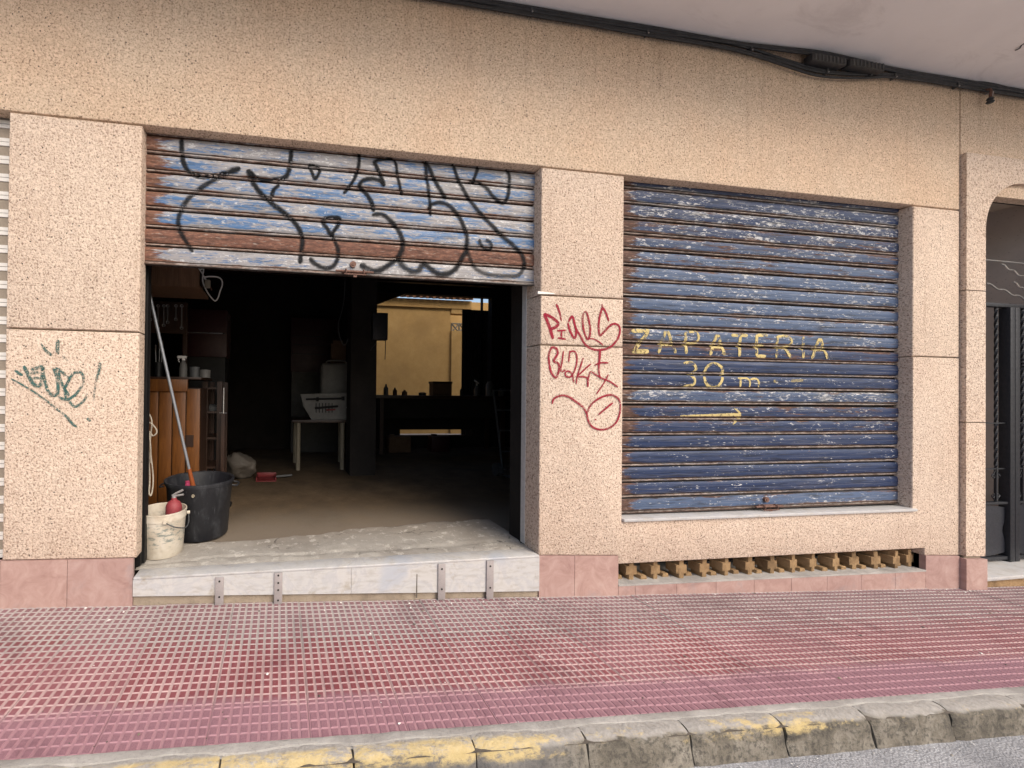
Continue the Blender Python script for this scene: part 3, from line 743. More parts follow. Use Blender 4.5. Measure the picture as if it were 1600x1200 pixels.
red = [([(150, 200), (190, 300), (220, 400)], .026, 1), ([(150, 200), (210, 230), (260, 275), (240, 305), (195, 325)], .022, 1), ([(245, 125), (270, 190), (285, 260)], (.022, .012), .9),
       ([(250, 335), (320, 330)], .014, 1), ([(285, 335), (285, 395)], .014, 1), ([(255, 390), (320, 400)], .014, 1),
       ([(335, 270), (350, 330), (385, 390), (400, 340), (375, 225)], .018, 1), ([(340, 265), (370, 222), (395, 310), (430, 370), (470, 440), (520, 475), (580, 485), (650, 470), (700, 430), (735, 370), (740, 310), (710, 280), (670, 290), (620, 340), (585, 370), (575, 300), (585, 220), (605, 160), (630, 190), (655, 260)], .017, 1),
       ([(605, 160), (600, 125)], .018, .7), ([(460, 195), (450, 230), (455, 310), (475, 380), (495, 400), (510, 340), (500, 260), (480, 190), (460, 190)], .017, 1), ([(490, 395), (540, 400), (590, 430), (610, 450)], .010, 1),
       ([(190, 600), (185, 530), (205, 470), (240, 470), (255, 510), (225, 570), (260, 590), (265, 640), (240, 700), (205, 660), (190, 600)], .018, 1), ([(300, 490), (290, 570), (280, 650), (320, 640)], .012, 1),
       ([(350, 490), (340, 580)], .012, .9), ([(345, 500), (385, 495), (405, 540), (395, 620), (360, 690), (320, 690), (315, 660), (340, 650), (370, 680), (380, 740)], .013, 1),
       ([(455, 545), (430, 620), (405, 700), (400, 750)], .013, 1), ([(515, 590), (450, 650), (415, 690), (480, 700), (490, 770), (495, 700), (510, 650)], .012, 1),
       ([(585, 480), (580, 560), (575, 640), (590, 715)], (.024, .010), 1), ([(540, 605), (590, 585), (650, 585)], .013, 1), ([(510, 650), (590, 700), (660, 730), (725, 775)], .012, 1), ([(650, 675), (610, 750), (555, 830)], .010, 1),
       ([(210, 905), (225, 865), (280, 840), (340, 850), (400, 890), (450, 930), (480, 980), (490, 1030), (520, 1080), (580, 1105), (650, 1095), (710, 1050), (740, 970), (740, 890), (710, 850), (660, 835), (590, 855), (520, 905), (490, 960), (480, 990)], .015, 1),
       ([(685, 895), (630, 940), (570, 990)], .014, 1), ([(542, 1024), (556, 1032)], .016, 1)]
strokes('graffiti', bld, 'red_spray', red, None, z5, label='red handwritten graffiti tag on the middle pillar')
z6 = lambda q: (q[0] / 6, 500 + q[1] / 6)
green = [([(385, 220), (430, 285), (490, 335)], (.012, .022), 1), ([(545, 185), (540, 260), (545, 325)], .022, 1), ([(585, 335), (640, 385)], .014, .6), ([(140, 470), (180, 500), (215, 520)], .018, 1),
         ([(225, 430), (260, 500), (300, 580), (350, 620), (390, 590), (400, 500), (400, 440), (330, 455), (290, 470)], .022, 1), ([(285, 500), (380, 490)], .018, .9), ([(290, 545), (385, 545)], .016, .8),
         ([(400, 440), (410, 520), (430, 600), (455, 670), (500, 710), (540, 690), (545, 600), (530, 520), (510, 455), (570, 475), (620, 520)], .019, 1), ([(550, 480), (570, 560), (600, 630), (650, 710)], .017, 1), ([(620, 520), (650, 560), (610, 640), (620, 740)], .015, .9),
         ([(545, 720), (620, 745), (690, 715), (750, 650), (785, 570), (770, 500), (720, 490), (680, 510), (650, 560), (610, 640)], .017, 1), ([(640, 750), (700, 810), (750, 790), (800, 740), (820, 690)], .015, .9),
         ([(940, 400), (930, 480), (905, 560), (890, 650), (880, 760)], (.020, .010), 1), ([(105, 550), (200, 600), (300, 660), (420, 740), (530, 830), (620, 900), (690, 980), (730, 1000)], (.009, .016), 1), ([(820, 920), (852, 948)], .022, 1)]
strokes('graffiti', bld, 'green_spray', green, None, z6, label='faded green scribbled graffiti on the left pillar')

# ================================================================= ROLLER SHUTTERS
PP = .1175
PROF = [(0, .016), (.0050, .016), (.006, -.001), (.009, -.0045), (.0155, -.0045), (.0185, -.001), (.0195, .015), (.0250, .015), (.0260, -.0005), (.031, -.0045), (.050, -.0072), (.062, -.0062), (.066, -.0078), (.088, -.0072), (.106, -.0042), (.111, .0), (.1135, .016), (PP, .016)]
def prof_y(z):
    z = z % PP
    for (a, ya), (b, yb) in zip(PROF[:-1], PROF[1:]):
        if a <= z <= b: return ya + (yb - ya) * (z - a) / max(1e-9, b - a)
    return .016
def slat_mesh(x0, x1, mat):
    bm = B()
    ring0 = [bm.verts.new((x0, y, z)) for z, y in PROF] + [bm.verts.new((x0, .022, PP)), bm.verts.new((x0, .022, 0))]
    ring1 = [bm.verts.new((x1, v.co.y, v.co.z)) for v in ring0]
    n = len(ring0)
    for i in range(n): face(bm, (ring0[i], ring1[i], ring1[(i + 1) % n], ring0[(i + 1) % n]))
    face(bm, ring0[::-1]); face(bm, ring1)
    bmesh.ops.recalc_face_normals(bm, faces=bm.faces[:])
    me = bpy.data.meshes.new('slat'); bm.to_mesh(me); bm.free(); me.materials.append(MT[mat]); smooth_mesh(me, 40); return me
SY = .085
def shutter(label, x0, x1, zbar0, zbar1, n, mat, rust, peel, shade, lockx):
    root = thing('roller_shutter', ((x0 + x1) / 2, SY, zbar0), label, 'shutter')
    me = slat_mesh(x0, x1, mat)
    for i in range(n):
        o = bpy.data.objects.new('slat', me); COL.objects.link(o); o.parent = root
        o.location = Vector((0, SY + random.uniform(-.0012, .0012), zbar1 + i * PP)) - root.location
        o.rotation_euler = (random.uniform(-.008, .008), random.uniform(-.0009, .0009), 0)
        o['rust'] = rust(i); o['peel'] = peel(i); o['shade'] = shade(i)
    bm = B(); box(bm, (x0, SY - .006, zbar0 + .006), (x1, SY + .016, zbar1 - .002), bev=.003); box(bm, (x0, SY - .014, zbar0), (x1, SY + .022, zbar0 + .0055))
    o = obj('bottom_bar', bm, mat, root, sm=30, origin=((x0 + x1) / 2, SY, zbar0 - .0)); o['rust'] = rust(-1); o['peel'] = peel(-1); o['shade'] = shade(-1)
    # lock: rusted bolt, keepers, round cylinder
    zc = zbar0 + .022
    lk = obj('lock', box(B(), (lockx - .085, SY - .020, zc - .012), (lockx + .085, SY - .0065, zc + .012), bev=.003), 'rusty_iron', root, sm=30)
    bm = B(); cyl(bm, (lockx - .13, SY - .028, zc), (lockx + .13, SY - .028, zc), .0075, n=8); obj('bolt', bm, 'rusty_iron', lk, sm=40)
    for dx in (-.06, .06):
        bm = B(); tube(bm, [(lockx + dx, SY - .02, zc + .014), (lockx + dx, SY - .042, zc + .008), (lockx + dx, SY - .042, zc - .012), (lockx + dx, SY - .02, zc - .018)], .005, 6, .01); obj('keeper', bm, 'rusty_iron', lk, sm=40)
    bm = B(); cyl(bm, (lockx - .01, SY - .022, zc + .052), (lockx - .01, SY - .0055, zc + .052), .021, n=16); cyl(bm, (lockx - .01, SY - .026, zc + .052), (lockx - .01, SY - .022, zc + .052), .009, n=10); obj('cylinder', bm, 'rusty_iron', lk, sm=40)
    bm = B(); box(bm, (lockx - .075, SY - .046, zc - .026), (lockx + .075, SY - .040, zc - .019)); box(bm, (lockx - .012, SY - .042, zc - .040), (lockx + .012, SY - .028, zc - .019)); obj('hasp', bm, 'rusty_iron', lk)
    return root
GL = {-1: (.02, .46, .55), 0: (1.0, .2, .4), 1: (.02, .34, .85), 2: (.03, .36, .85), 3: (.08, .36, .8), 4: (.1, .38, .7), 5: (.08, .42, .6), 6: (.05, .3, .3), 7: (.1, .2, .2)}
gf = lambda k: (lambda i: GL.get(i, (.05, .3, .4))[k])
gsh = shutter('half-raised blue and rusty roller shutter with black graffiti', -.862, 1.842, 2.133, 2.250, 7, 'garage_paint', gf(0), gf(1), gf(2), P(553, 430, SY).x)
random.seed(11)
WR = [(.30, .18, .75)] + [(.14, .10, .25), (.10, .0, .1), (.12, .0, .05), (.16, .06, .1), (.34, .20, .3), (.40, .18, .3), (.30, .42, .55), (.18, .08, .0), (.12, .02, .0), (.46, .0, .1), (.36, .22, .85), (.26, .24, 1.0), (.22, .22, .95), (.24, .26, .85), (.26, .30, .8), (.40, .28, .7), (.46, .32, .5), (.42, .36, .4), (.26, .40, .3), (.14, .38, .15), (.08, .25, 0), (.05, .2, 0)]
wf = lambda k: (lambda i: WR[min(i + 1, len(WR) - 1)][k])
wsh = shutter('closed navy blue roller shutter with faded yellow shoe-shop lettering', 2.498, 5.262, .4445, .565, 21, 'window_paint', wf(0), wf(1), wf(2), P(1195, 795, SY).x)
# guide rails of the two shutters
for root, xs, z0, z1, inw in ((gsh, (-.858, 1.838), FZ + .02, 2.96, .02), (wsh, (2.4965, 5.2535), .44, 2.955, .01)):
    for k, x in enumerate(xs):
        sgn = 1 if k == 0 else -1
        bm = B(); box(bm, (min(x, x - sgn * .03), SY + .030, z0), (max(x, x - sgn * .03), SY + .070, z1)); 
        if root is gsh: box(bm, (min(x, x + sgn * .012), SY + .072, z0), (max(x, x + sgn * .012), SY + .12, z1)); 
        obj('guide_rail', bm, 'plaster_edge' if root is gsh and k == 1 else 'dark_metal', root)
# shutter housing above the openings
for root, x0, x1 in ((gsh, -.86, 1.83), (wsh, 2.5, 5.24)):
    obj('housing', box(B(), (x0, .115, ZL + .02), (x1, .298, 3.11)), 'dark_metal', root)
# black graffiti on the garage shutter
zA = lambda q: (200 + q[0] / 4.444, 180 + q[1] / 4.444)
zB = lambda q: (520 + q[0] / 4.444, 200 + q[1] / 4.444)
def surf_g(z): return SY + prof_y(z - 2.250) if z >= 2.250 else SY - .006
def surf_w(z): return SY + prof_y(z - .565) if z >= .565 else SY - .006
ba = [([(375, 60), (372, 200), (378, 300), (400, 360), (440, 400), (520, 425), (620, 415), (700, 395), (780, 365)], (.030, .040), 1), ([(690, 400), (640, 425), (560, 470), (480, 525), (410, 590), (360, 680), (350, 760), (375, 830), (420, 900), (450, 950)], (.036, .030), .85),
      ([(1135, 195), (1130, 300), (1115, 390), (1080, 435), (1000, 445), (900, 435), (850, 395)], .034, 1), ([(835, 375), (870, 470), (930, 550), (1010, 620), (1100, 690), (1170, 760), (1210, 850), (1205, 930), (1195, 1030)], (.040, .032), 1),
      ([(1050, 480), (1010, 520), (995, 580)], .028, 1), ([(1255, 340), (1320, 355), (1330, 390), (1300, 440), (1275, 390), (1255, 340)], .024, 1),
      ([(1345, 735), (1365, 715), (1410, 710), (1465, 712), (1470, 740), (1440, 790), (1410, 825), (1380, 780), (1345, 735)], .030, 1), ([(1410, 820), (1440, 880), (1460, 940), (1455, 1000), (1420, 1050), (1360, 1060), (1300, 1030), (1260, 990)], (.030, .036), .9)]
bb = [([(185, 120), (180, 260), (155, 340), (120, 400), (75, 455)], (.030, .026), 1), ([(360, 405), (330, 365), (270, 350), (210, 365), (185, 400), (205, 430), (245, 470), (275, 530), (285, 580)], .032, 1),
      ([(272, 602), (340, 600), (400, 640), (450, 700), (485, 780), (480, 850), (440, 910), (390, 950), (330, 985), (270, 990), (190, 945)], (.030, .046), .93), ([(360, 400), (340, 350), (310, 280), (290, 240), (320, 222), (400, 215), (435, 240), (450, 330), (470, 420), (485, 465)], (.030, .022), 1),
      ([(635, 180), (650, 320), (665, 430), (675, 520), (680, 610)], (.032, .020), .9), ([(640, 215), (690, 320), (740, 420), (790, 490)], .032, .95),
      ([(660, 560), (690, 530), (740, 515), (800, 535), (860, 590), (900, 660), (930, 740), (930, 830), (900, 900), (860, 970), (800, 1010), (730, 1010), (660, 960), (625, 935)], (.028, .044), .93), ([(620, 940), (600, 985), (540, 990), (480, 950), (465, 900)], .044, .8),
      ([(930, 840), (960, 920), (1000, 980), (1080, 1015), (1200, 1025), (1290, 1020), (1330, 960)], (.030, .030), .7), ([(825, 205), (860, 330), (920, 450), (990, 550), (1080, 650), (1180, 750), (1270, 830), (1320, 890), (1335, 980)], (.026, .036), .95),
      ([(1020, 240), (990, 330), (980, 370), (1020, 380), (1070, 420), (1120, 480), (1180, 520), (1210, 490), (1225, 420), (1225, 340), (1210, 270)], .028, .92), ([(1015, 770), (1030, 810), (1075, 845), (1105, 830), (1090, 790), (1060, 775)], .022, .9), ([(945, 375), (985, 368)], .022, .9)]
strokes('graffiti', gsh, 'black_spray', ba, surf_g, zA, .0022, 'black looping graffiti lines on the left half', wk=1.4)
strokes('graffiti', gsh, 'black_spray', bb, surf_g, zB, .0052, 'black looping graffiti lines on the right half', wk=1.4)
zC = lambda q: (960 + q[0] / 3.3333, 480 + q[1] / 3.3333)
YW = .030
let = [([(90, 125), (185, 120)], .036, 1), ([(178, 128), (105, 222)], .036, 1), ([(92, 230), (180, 230)], .040, 1), ([(230, 240), (268, 122)], YW, 1), ([(278, 122), (320, 240)], YW, 1), ([(245, 195), (305, 195)], YW * .8, 1),
       ([(375, 243), (371, 130)], YW, 1), ([(372, 130), (425, 130), (440, 158), (425, 186), (375, 188)], YW * .8, .95), ([(500, 250), (533, 142)], YW, 1), ([(540, 142), (575, 250)], YW, 1), ([(515, 208), (568, 210)], YW * .7, 1),
       ([(610, 145), (695, 147)], YW, 1), ([(657, 150), (652, 257)], YW, 1), ([(800, 146), (745, 146)], YW, 1), ([(742, 142), (742, 256)], YW, 1), ([(742, 254), (790, 256)], YW, 1), ([(742, 200), (778, 201)], YW * .8, 1),
       ([(845, 262), (850, 150)], YW, 1), ([(850, 152), (900, 152), (925, 178), (905, 205), (852, 210)], YW * .85, 1), ([(888, 208), (920, 263)], YW, 1), ([(985, 153), (985, 266)], YW * 1.05, 1),
       ([(1030, 268), (1068, 162)], YW, 1), ([(1074, 162), (1112, 270)], YW, 1), ([(1045, 222), (1100, 222)], YW * .8, 1),
       ([(362, 292), (400, 287), (425, 315), (415, 340), (398, 350), (418, 372), (412, 402), (362, 413)], YW * .9, 1), ([(517, 288), (478, 318), (472, 380), (500, 415), (540, 412), (564, 370), (560, 315), (517, 288)], YW * .9, 1),
       ([(658, 416), (658, 374)], YW * .75, 1), ([(645, 370), (690, 370), (706, 388), (706, 416)], YW * .65, 1), ([(708, 376), (738, 372), (752, 390), (752, 416)], YW * .65, 1), ([(830, 382), (850, 390)], .03, .5), ([(920, 384), (985, 380)], .026, .4),
       ([(345, 566), (500, 564), (655, 562)], (.014, .040), 1), ([(625, 526), (648, 546), (660, 566)], (.012, .026), .9), ([(660, 566), (642, 588), (616, 612)], (.026, .010), .75)]
counts = [('Z', 3), ('A', 3), ('P', 2), ('A', 3), ('T', 2), ('E', 4), ('R', 3), ('I', 1), ('A', 3), ('3', 1), ('0', 1), ('m', 3), ('trace', 1), ('trace', 1), ('arrow', 3)]
k0_ = 0
for ch, n_ in counts:
    nm_ = {'arrow': 'painted_arrow', 'trace': 'paint_trace'}.get(ch, 'painted_letter')
    strokes(nm_, wsh, 'yellow_paint', let[k0_:k0_ + n_], surf_w, zC, .0025, {'arrow': 'yellow painted arrow pointing right', 'trace': 'trace of a worn-off yellow letter'}.get(ch, 'yellow painted character ' + ch), wk=1.0); k0_ += n_
# neighbouring white shutter at the far left edge
root = thing('roller_shutter', (-2.4, .1, .3), 'white shutter with tan perforated strips at the left edge', 'shutter')
bm = B(); box(bm, (0, 0, 0), (1.5, .014, .022), 0); box(bm, (0, 0, .0255), (1.5, .014, .046), 0); box(bm, (0, .005, .046), (1.5, .013, .108), 1); box(bm, (0, .006, .022), (1.5, .013, .0255), 1)
s0 = obj('slat', bm, ['white_shutter', 'perforated_tan'], root, origin=(0, 0, 0))
for i in range(25):
    c = s0 if i == 0 else copy(s0, root, (0, 0, 0)); c.location = Vector((-3.082, .085, .33 + i * .1075)) - root.location

# ================================================================= THRESHOLD BRACKETS
for i, (x, y0, y1) in enumerate(((343, 902, 947), (435, 895, 944), (690.5, 881, 937), (766, 876, 936))):
    p0, p1 = P(x, y0, -.022), P(x, y1, -.022); hw = .026; zb = max(p1.z, gz(p0.x, -.022) + .001)
    root = thing('metal_bracket', (p0.x, -.02, zb), ['grey steel bracket on the marble riser, leftmost of four', 'grey steel bracket with four holes, second from the left', 'grey steel bracket right of the cracked marble', 'grey steel bracket beside the bluish marble stain, rightmost of four'][i], 'bracket', 'steel brackets on the garage threshold')
    bm = B(); box(bm, (p0.x - hw, -.024, zb), (p0.x + hw, -.0165, p0.z), bev=.002); box(bm, (p0.x - hw, -.0165, p0.z - .02), (p0.x - hw + .004, -.0142, p0.z)); obj('plate', bm, 'bracket_metal', root, sm=30)
    for k, t in enumerate((.12, .45, .68, .92) if i == 1 else (.3, .86)):
        z = zb + (p0.z - zb) * t; bm = B(); cyl(bm, (p0.x, -.0262, z), (p0.x, -.0238, z), .0062, n=8); obj('bolt_hole', bm, 'void_dark', root)

# ================================================================= IRON GATE
GYY = .22
gx = lambda x, y=600: P(x, y, GYY).x
gzz = lambda y, x=1570: P(x, y, GYY).z
root = thing('iron_gate', (6.66, GYY, sz), 'black wrought iron gate with twisted bars inside the portal', 'gate')
zt0, zt1, zm0, zm1, zb_ = gzz(478), gzz(470), gzz(785), gzz(776), sz + .03
for z, h in ((zt0, .035), (zm0, .022), (sz + .035, .03)): obj('rail', box(B(), (pxi, GYY - .02, z - h / 2), (PW, GYY + .02, z + h / 2), bev=.003), 'black_iron', root, sm=30)
for z in (gzz(661), gzz(732)): obj('cross_bar', box(B(), (pxi, GYY - .006, z - .006), (PW, GYY + .006, z + .006)), 'black_iron', root)
posts = [gx(1568) - .004, gx(1578)]
for xx in (gx(1573), PW - .42): obj('post', box(B(), (xx - .030, GYY - .032, sz + .001), (xx + .030, GYY + .032, zt0 - .018), bev=.004), 'black_iron', root, sm=30)
for xx in (pxi + .012, PW - .012): obj('post', box(B(), (xx - .011, GYY - .018, sz + .001), (xx + .011, GYY + .018, 2.85), bev=.003), 'black_iron', root, sm=30)
bars = [gx(1556)] + [gx(1597) + .135 * k for k in range(8)]
for x in bars:
    if x > PW - .05: continue
    bm = B(); n = 90; prev = None; tw = abs(x - bars[0]) < .01
    for k in range(n + 1):
        z = zm0 + (zt0 - zm0) * k / n; t = k * .42 if .18 < k / n < .98 else 0; r = .011
        ring = [bm.verts.new((x + r * math.cos(t + math.pi / 4 + q * math.pi / 2), GYY + r * math.sin(t + math.pi / 4 + q * math.pi / 2), z)) for q in range(4)]
        if prev:
            for q in range(4): face(bm, (prev[q], prev[(q + 1) % 4], ring[(q + 1) % 4], ring[q]))
        prev = ring
    o = obj('twisted_bar', bm, 'black_iron', root)
    if not tw:
        for zc in (gzz(565),):
            bm = B(); lathe(bm, (x, GYY, zc - .05), [(.012, 0), (.026, .012), (.018, .025), (.030, .045), (.018, .06), (.026, .08), (.012, .09)], 12); obj('collar', bm, 'black_iron', o, sm=40)
# scroll work between the lower cross bar and the panel
zsc = (gzz(732) + zm0) / 2; hs = (gzz(732) - zm0) / 2
for cx in [gx(1556)] + [gx(1597) + .135 * k for k in range(8)]:
    if cx > PW - .06: continue
    for sx in (-1, 1):
        for szn in (-1, 1):
            bm = B()
            pts = [(cx, GYY, zsc + szn * hs * .98)] + [(cx + sx * (.030 + .020 * math.cos(a) * (1 - a / 9)), GYY, zsc + szn * (hs * .55 + .028 * math.sin(a) * (1 - a / 9))) for a in [i * .6 for i in range(10)]]
            tube(bm, pts, .0042, 5, .012); obj('scroll', bm, 'black_iron', root, sm=40)
# lower sheet with scalloped edges
xs0 = pxi + .024
for x0, x1 in ((xs0, gx(1573) - .031), (gx(1573) + .031, PW - .452), (PW - .388, PW - .024)):
    w_ = x1 - x0; n = 16; z0, z1 = sz + .05, zm0 - .011; mid = (z0 + z1) / 2
    pts = []
    for k in range(n + 1): t = k / n; pts.append((x0 + w_ * t, z0 + .035 * abs(2 * t - 1) ** 2))
    for k in range(1, n): t = k / n; pts.append((x1 - .035 * math.exp(-((t - .5) / .16) ** 2) * 1.0, z0 + .035 + (z1 - z0 - .07) * t))
    for k in range(n + 1): t = k / n; pts.append((x1 - w_ * t, z1 - .035 * abs(2 * t - 1) ** 2))
    obj('sheet_panel', prism(B(), pts, GYY - .004, GYY + .004), 'gate_sheet', root)
# transom: bow rail and wavy rods
bm = B(); z = gzz(410); tube(bm, [(pxi, GYY, gzz(408, 1541)), (6.2, GYY, gzz(411, 1580)), (6.66, GYY, gzz(411, 1580) + .01), (PW, GYY, gzz(408, 1541))], .007, 6); obj('bow_rail', bm, 'steel', root, sm=40)
for k, (a, b) in enumerate((((1541, 443), (1600, 467)), ((1564, 413), (1604, 436)), ((1583, 441), (1615, 462)))):
    A_, B_ = P(*a, GYY), P(*b, GYY); B_.y = A_.y; bm = B(); pts = []
    dd = (B_ - A_); B2 = A_ + dd * 1.6; N_ = 30
    for i in range(N_ + 1):
        t = i / N_; q = A_.lerp(B2, t); q.z += .010 * math.sin(t * 26); pts.append(q)
    tube(bm, pts, .0065, 6, .02); obj('wavy_rod', bm, 'steel', root, sm=40)

# ================================================================= CABLES UNDER THE SOFFIT
def zs(x): return ZT
zc8 = lambda q: (740 + q[0] / 1.86, q[1] / 1.86)
random.seed(3)
top_y = [(-3.8, .0), (-1, .0), (.6, .0), (1.3, .0), (2.2, -.01), (3.2, -.006), (3.7, -.02), (4.3, -.025), (5.0, -.012), (6, -.004), (8, -.01), (10, 0)]
lbl = ['thick black cable in the corner tight under the soffit', 'second black cable down along the soffit corner', 'third black cable down along the soffit corner', 'fourth black cable down, bulging below the splice boxes']
for k in range(4):
    bm = B(); pts = []
    for x in [i * .35 - 4.9 for i in range(43)]:
        base = [.020, .042, .062, .078][k]; sagx = math.exp(-((x - 4.25) / .55) ** 2) * [0, .0, .075, .10][k]
        pts.append((x, -.018 - .006 * (k % 2) - (.03 * math.exp(-((x - 4.25) / .5) ** 2) if k < 2 else 0), ZT - base - sagx + mnoise.noise(Vector((x * 1.3, k * 5, 0))) * .011))
    tube(bm, pts, [.0125, .0095, .0105, .008][k], 7, .06); tag(obj('cable', bm, 'black_rubber', None, sm=50), lbl[k], 'cable', 'cables along the soffit')
low = [(-320, -55), (-100, -10), (30, 8), (165, 40), (330, 66), (500, 95), (680, 115), (800, 140), (900, 172), (1020, 205), (1120, 214), (1220, 215), (1320, 228), (1400, 245), (1480, 240), (1560, 258), (1660, 285), (1800, 322)]
bm = B(); pts = [P(*zc8(q), -.02) for q in low]; tube(bm, pts, .0085, 7, .05); tag(obj('cable', bm, 'black_rubber', None, sm=50), 'lowest thin black cable sagging over the beige wall', 'cable', 'cables along the soffit')
cl = bpy.data.meshes
def clip(x, y, up, label):
    p = P(x, y, -.012); r = thing('cable_clip', (p.x, -.008, p.z), label, 'clip', 'small clips holding the soffit cables')
    bm = B(); box(bm, (p.x - .007, -.034, p.z - .022), (p.x + .007, -.0005, p.z + .02), bev=.002); obj('saddle', bm, 'cable_grey', r)
    bm = B(); cyl(bm, (p.x, -.038, p.z - (.016 if not up else -.014)), (p.x, -.033, p.z - (.016 if not up else -.014)), .005, n=8); obj('nail', bm, 'steel', r)
for i, q in enumerate(((165, 36), (500, 98), (800, 146), (1020, 210), (1145, 218), (1217, 224), (1398, 250))): clip(*zc8(q), False, 'small grey clip on the lowest black cable, %s from the left' % ['first', 'second', 'third', 'fourth', 'fifth', 'sixth', 'last'][i])
for i, q in enumerate(((385, 38), (658, 86), (850, 122), (1065, 148), (1217, 182), (1405, 214))): clip(*zc8(q), True, 'small clip on the upper cable bundle, %s from the left' % ['first', 'second', 'third', 'fourth', 'fifth', 'last'][i])
def splice(x0, x1, ya, yb, label):
    A_, B_ = P(x0, ya, -.07), P(x1, yb, -.07); L = (B_ - A_).length; r = thing('splice_box', ((A_ + B_) / 2), label, 'splice box', 'splice boxes on the soffit cables')
    zc = (A_.z + B_.z) / 2; bm = B(); box(bm, (A_.x, -.078, zc - .034), (B_.x, -.018, zc + .026), bev=.012); obj('body', bm, 'black_rubber', r, sm=40)
    n = 9
    for i in range(n):
        x = A_.x + (B_.x - A_.x) * (i + .8) / (n + .6); bm = B(); box(bm, (x - .006, -.0805, zc - .026), (x + .006, -.074, zc + .020)); obj('rib', bm, 'cable_grey', r)
splice(1268, 1322, 88, 97, 'ribbed black splice box on the cables, the left one'); splice(1327, 1382, 97, 105, 'ribbed black splice box on the cables, the right one')
# hanging anchor
p = P(1546, 150, -.05); r = thing('cable_anchor', (p.x, -.03, p.z - .06), 'small rusty cable anchor hanging under the cables at right', 'anchor')
bm = B(); tube(bm, [(p.x + .02, -.0005, p.z + .075), (p.x + .01, -.05, p.z + .06), (p.x + .0, -.055, p.z - .01)], .008, 6, .02); obj('arm', bm, 'rusty_iron', r, sm=40)
bm = B(); lathe(bm, (p.x - .004, -.055, p.z - .066), [(0, 0), (.016, .0), (.022, .012), (.014, .024), (.020, .036), (.012, .05), (0, .056)], 12); obj('insulator', bm, 'black_rubber', r, sm=50)
bm = B(); tube(bm, [(p.x + .075, -.0005, p.z + .06), (p.x + .06, -.04, p.z + .05), (p.x + .01, -.05, p.z - .03)], .006, 6, .02); obj('strap', bm, 'galvanised', r, sm=40)

# ================================================================= BUCKET, BIN, MOP
bz = FZ + .016
p = PZ(253, 874, bz); bc = Vector((p.x + .0, p.y + .125, bz)); R1 = .150
pr = P(291.5, 800, bc.y); pl_ = P(214.5, 800, bc.y); R1 = (pr.x - pl_.x) / 2 * .97; bc.x = (pr.x + pl_.x) / 2 + .004
hb = P(253, 806, bc.y - R1).z - bz
r = thing('bucket', bc, 'dirty white plastic bucket at the left jamb', 'bucket')
bm = B(); lathe(bm, bc, [(0, .003), (R1 * .84, .0), (R1 * .86, .004), (R1 * .955, hb - .055), (R1 * .985, hb - .053), (R1 * .99, hb - .012), (R1 * 1.01, hb - .010), (R1 * 1.01, hb), (R1 * .96, hb), (R1 * .945, hb - .01), (R1 * .83, .012), (0, .012)], 40); obj('body', bm, 'bucket_plastic', r, sm=40)
bm = B(); pts = []
for k in range(17):
    t = math.pi * k / 16; pts.append((bc.x + R1 * 1.03 * math.cos(t - .55) * 1.0, bc.y - R1 * 1.06 * math.sin(t) * .9 + .0, bz + hb - .06 - .075 * math.sin(t)))
pts = [(bc.x + R1 * .35, bc.y - R1 * .97, bz + hb - .045), (bc.x + R1 * .60, bc.y - R1 * .93, bz + hb - .072), (bc.x + R1 * .88, bc.y - R1 * .72, bz + hb - .098), (bc.x + R1 * 1.06, bc.y - R1 * .35, bz + hb - .115), (bc.x + R1 * 1.10, bc.y, bz + hb - .10), (bc.x + R1 * 1.03, bc.y + R1 * .3, bz + hb - .045)]
tube(bm, pts, .004, 6, .02); obj('handle', bm, 'cable_grey', r, sm=40)
for q in (pts[0], pts[-1]):
    bm = B(); v = Vector(q); d = Vector((v.x - bc.x, v.y - bc.y, 0)).normalized(); cyl(bm, v - d * .012, v + d * .008, .012, n=10); obj('handle_lug', bm, 'bucket_plastic', r, sm=40)
# small red extinguisher standing in the bucket
e = Vector((bc.x + R1 * .40, bc.y + R1 * .25, bz + .0125)); ez = P(272, 782, e.y).z - e.z; er = .055
r = thing('fire_extinguisher', e, 'small faded red fire extinguisher inside the white bucket', 'extinguisher')
bm = B(); lathe(bm, e, [(0, 0), (er, .002), (er, ez - .055), (er * .95, ez - .03), (er * .72, ez - .008), (er * .35, ez + .006), (.018, ez + .012), (.018, ez + .02), (0, ez + .02)], 24); obj('cylinder', bm, 'extinguisher_red', r, sm=40)
bm = B(); cyl(bm, e + Vector((0, 0, ez + .018)), e + Vector((0, 0, ez + .036)), .014, n=12); obj('valve', bm, 'galvanised', r, sm=40)
bm = B(); tube(bm, [e + Vector((-.012, 0, ez + .034)), e + Vector((.022, -.004, ez + .055)), e + Vector((.062, -.008, ez + .075))], .008, 6, .01); tube(bm, [e + Vector((-.005, .004, ez + .03)), e + Vector((.03, 0, ez + .036)), e + Vector((.065, -.004, ez + .042))], .007, 6, .01); obj('lever', bm, 'galvanised', r, sm=40)
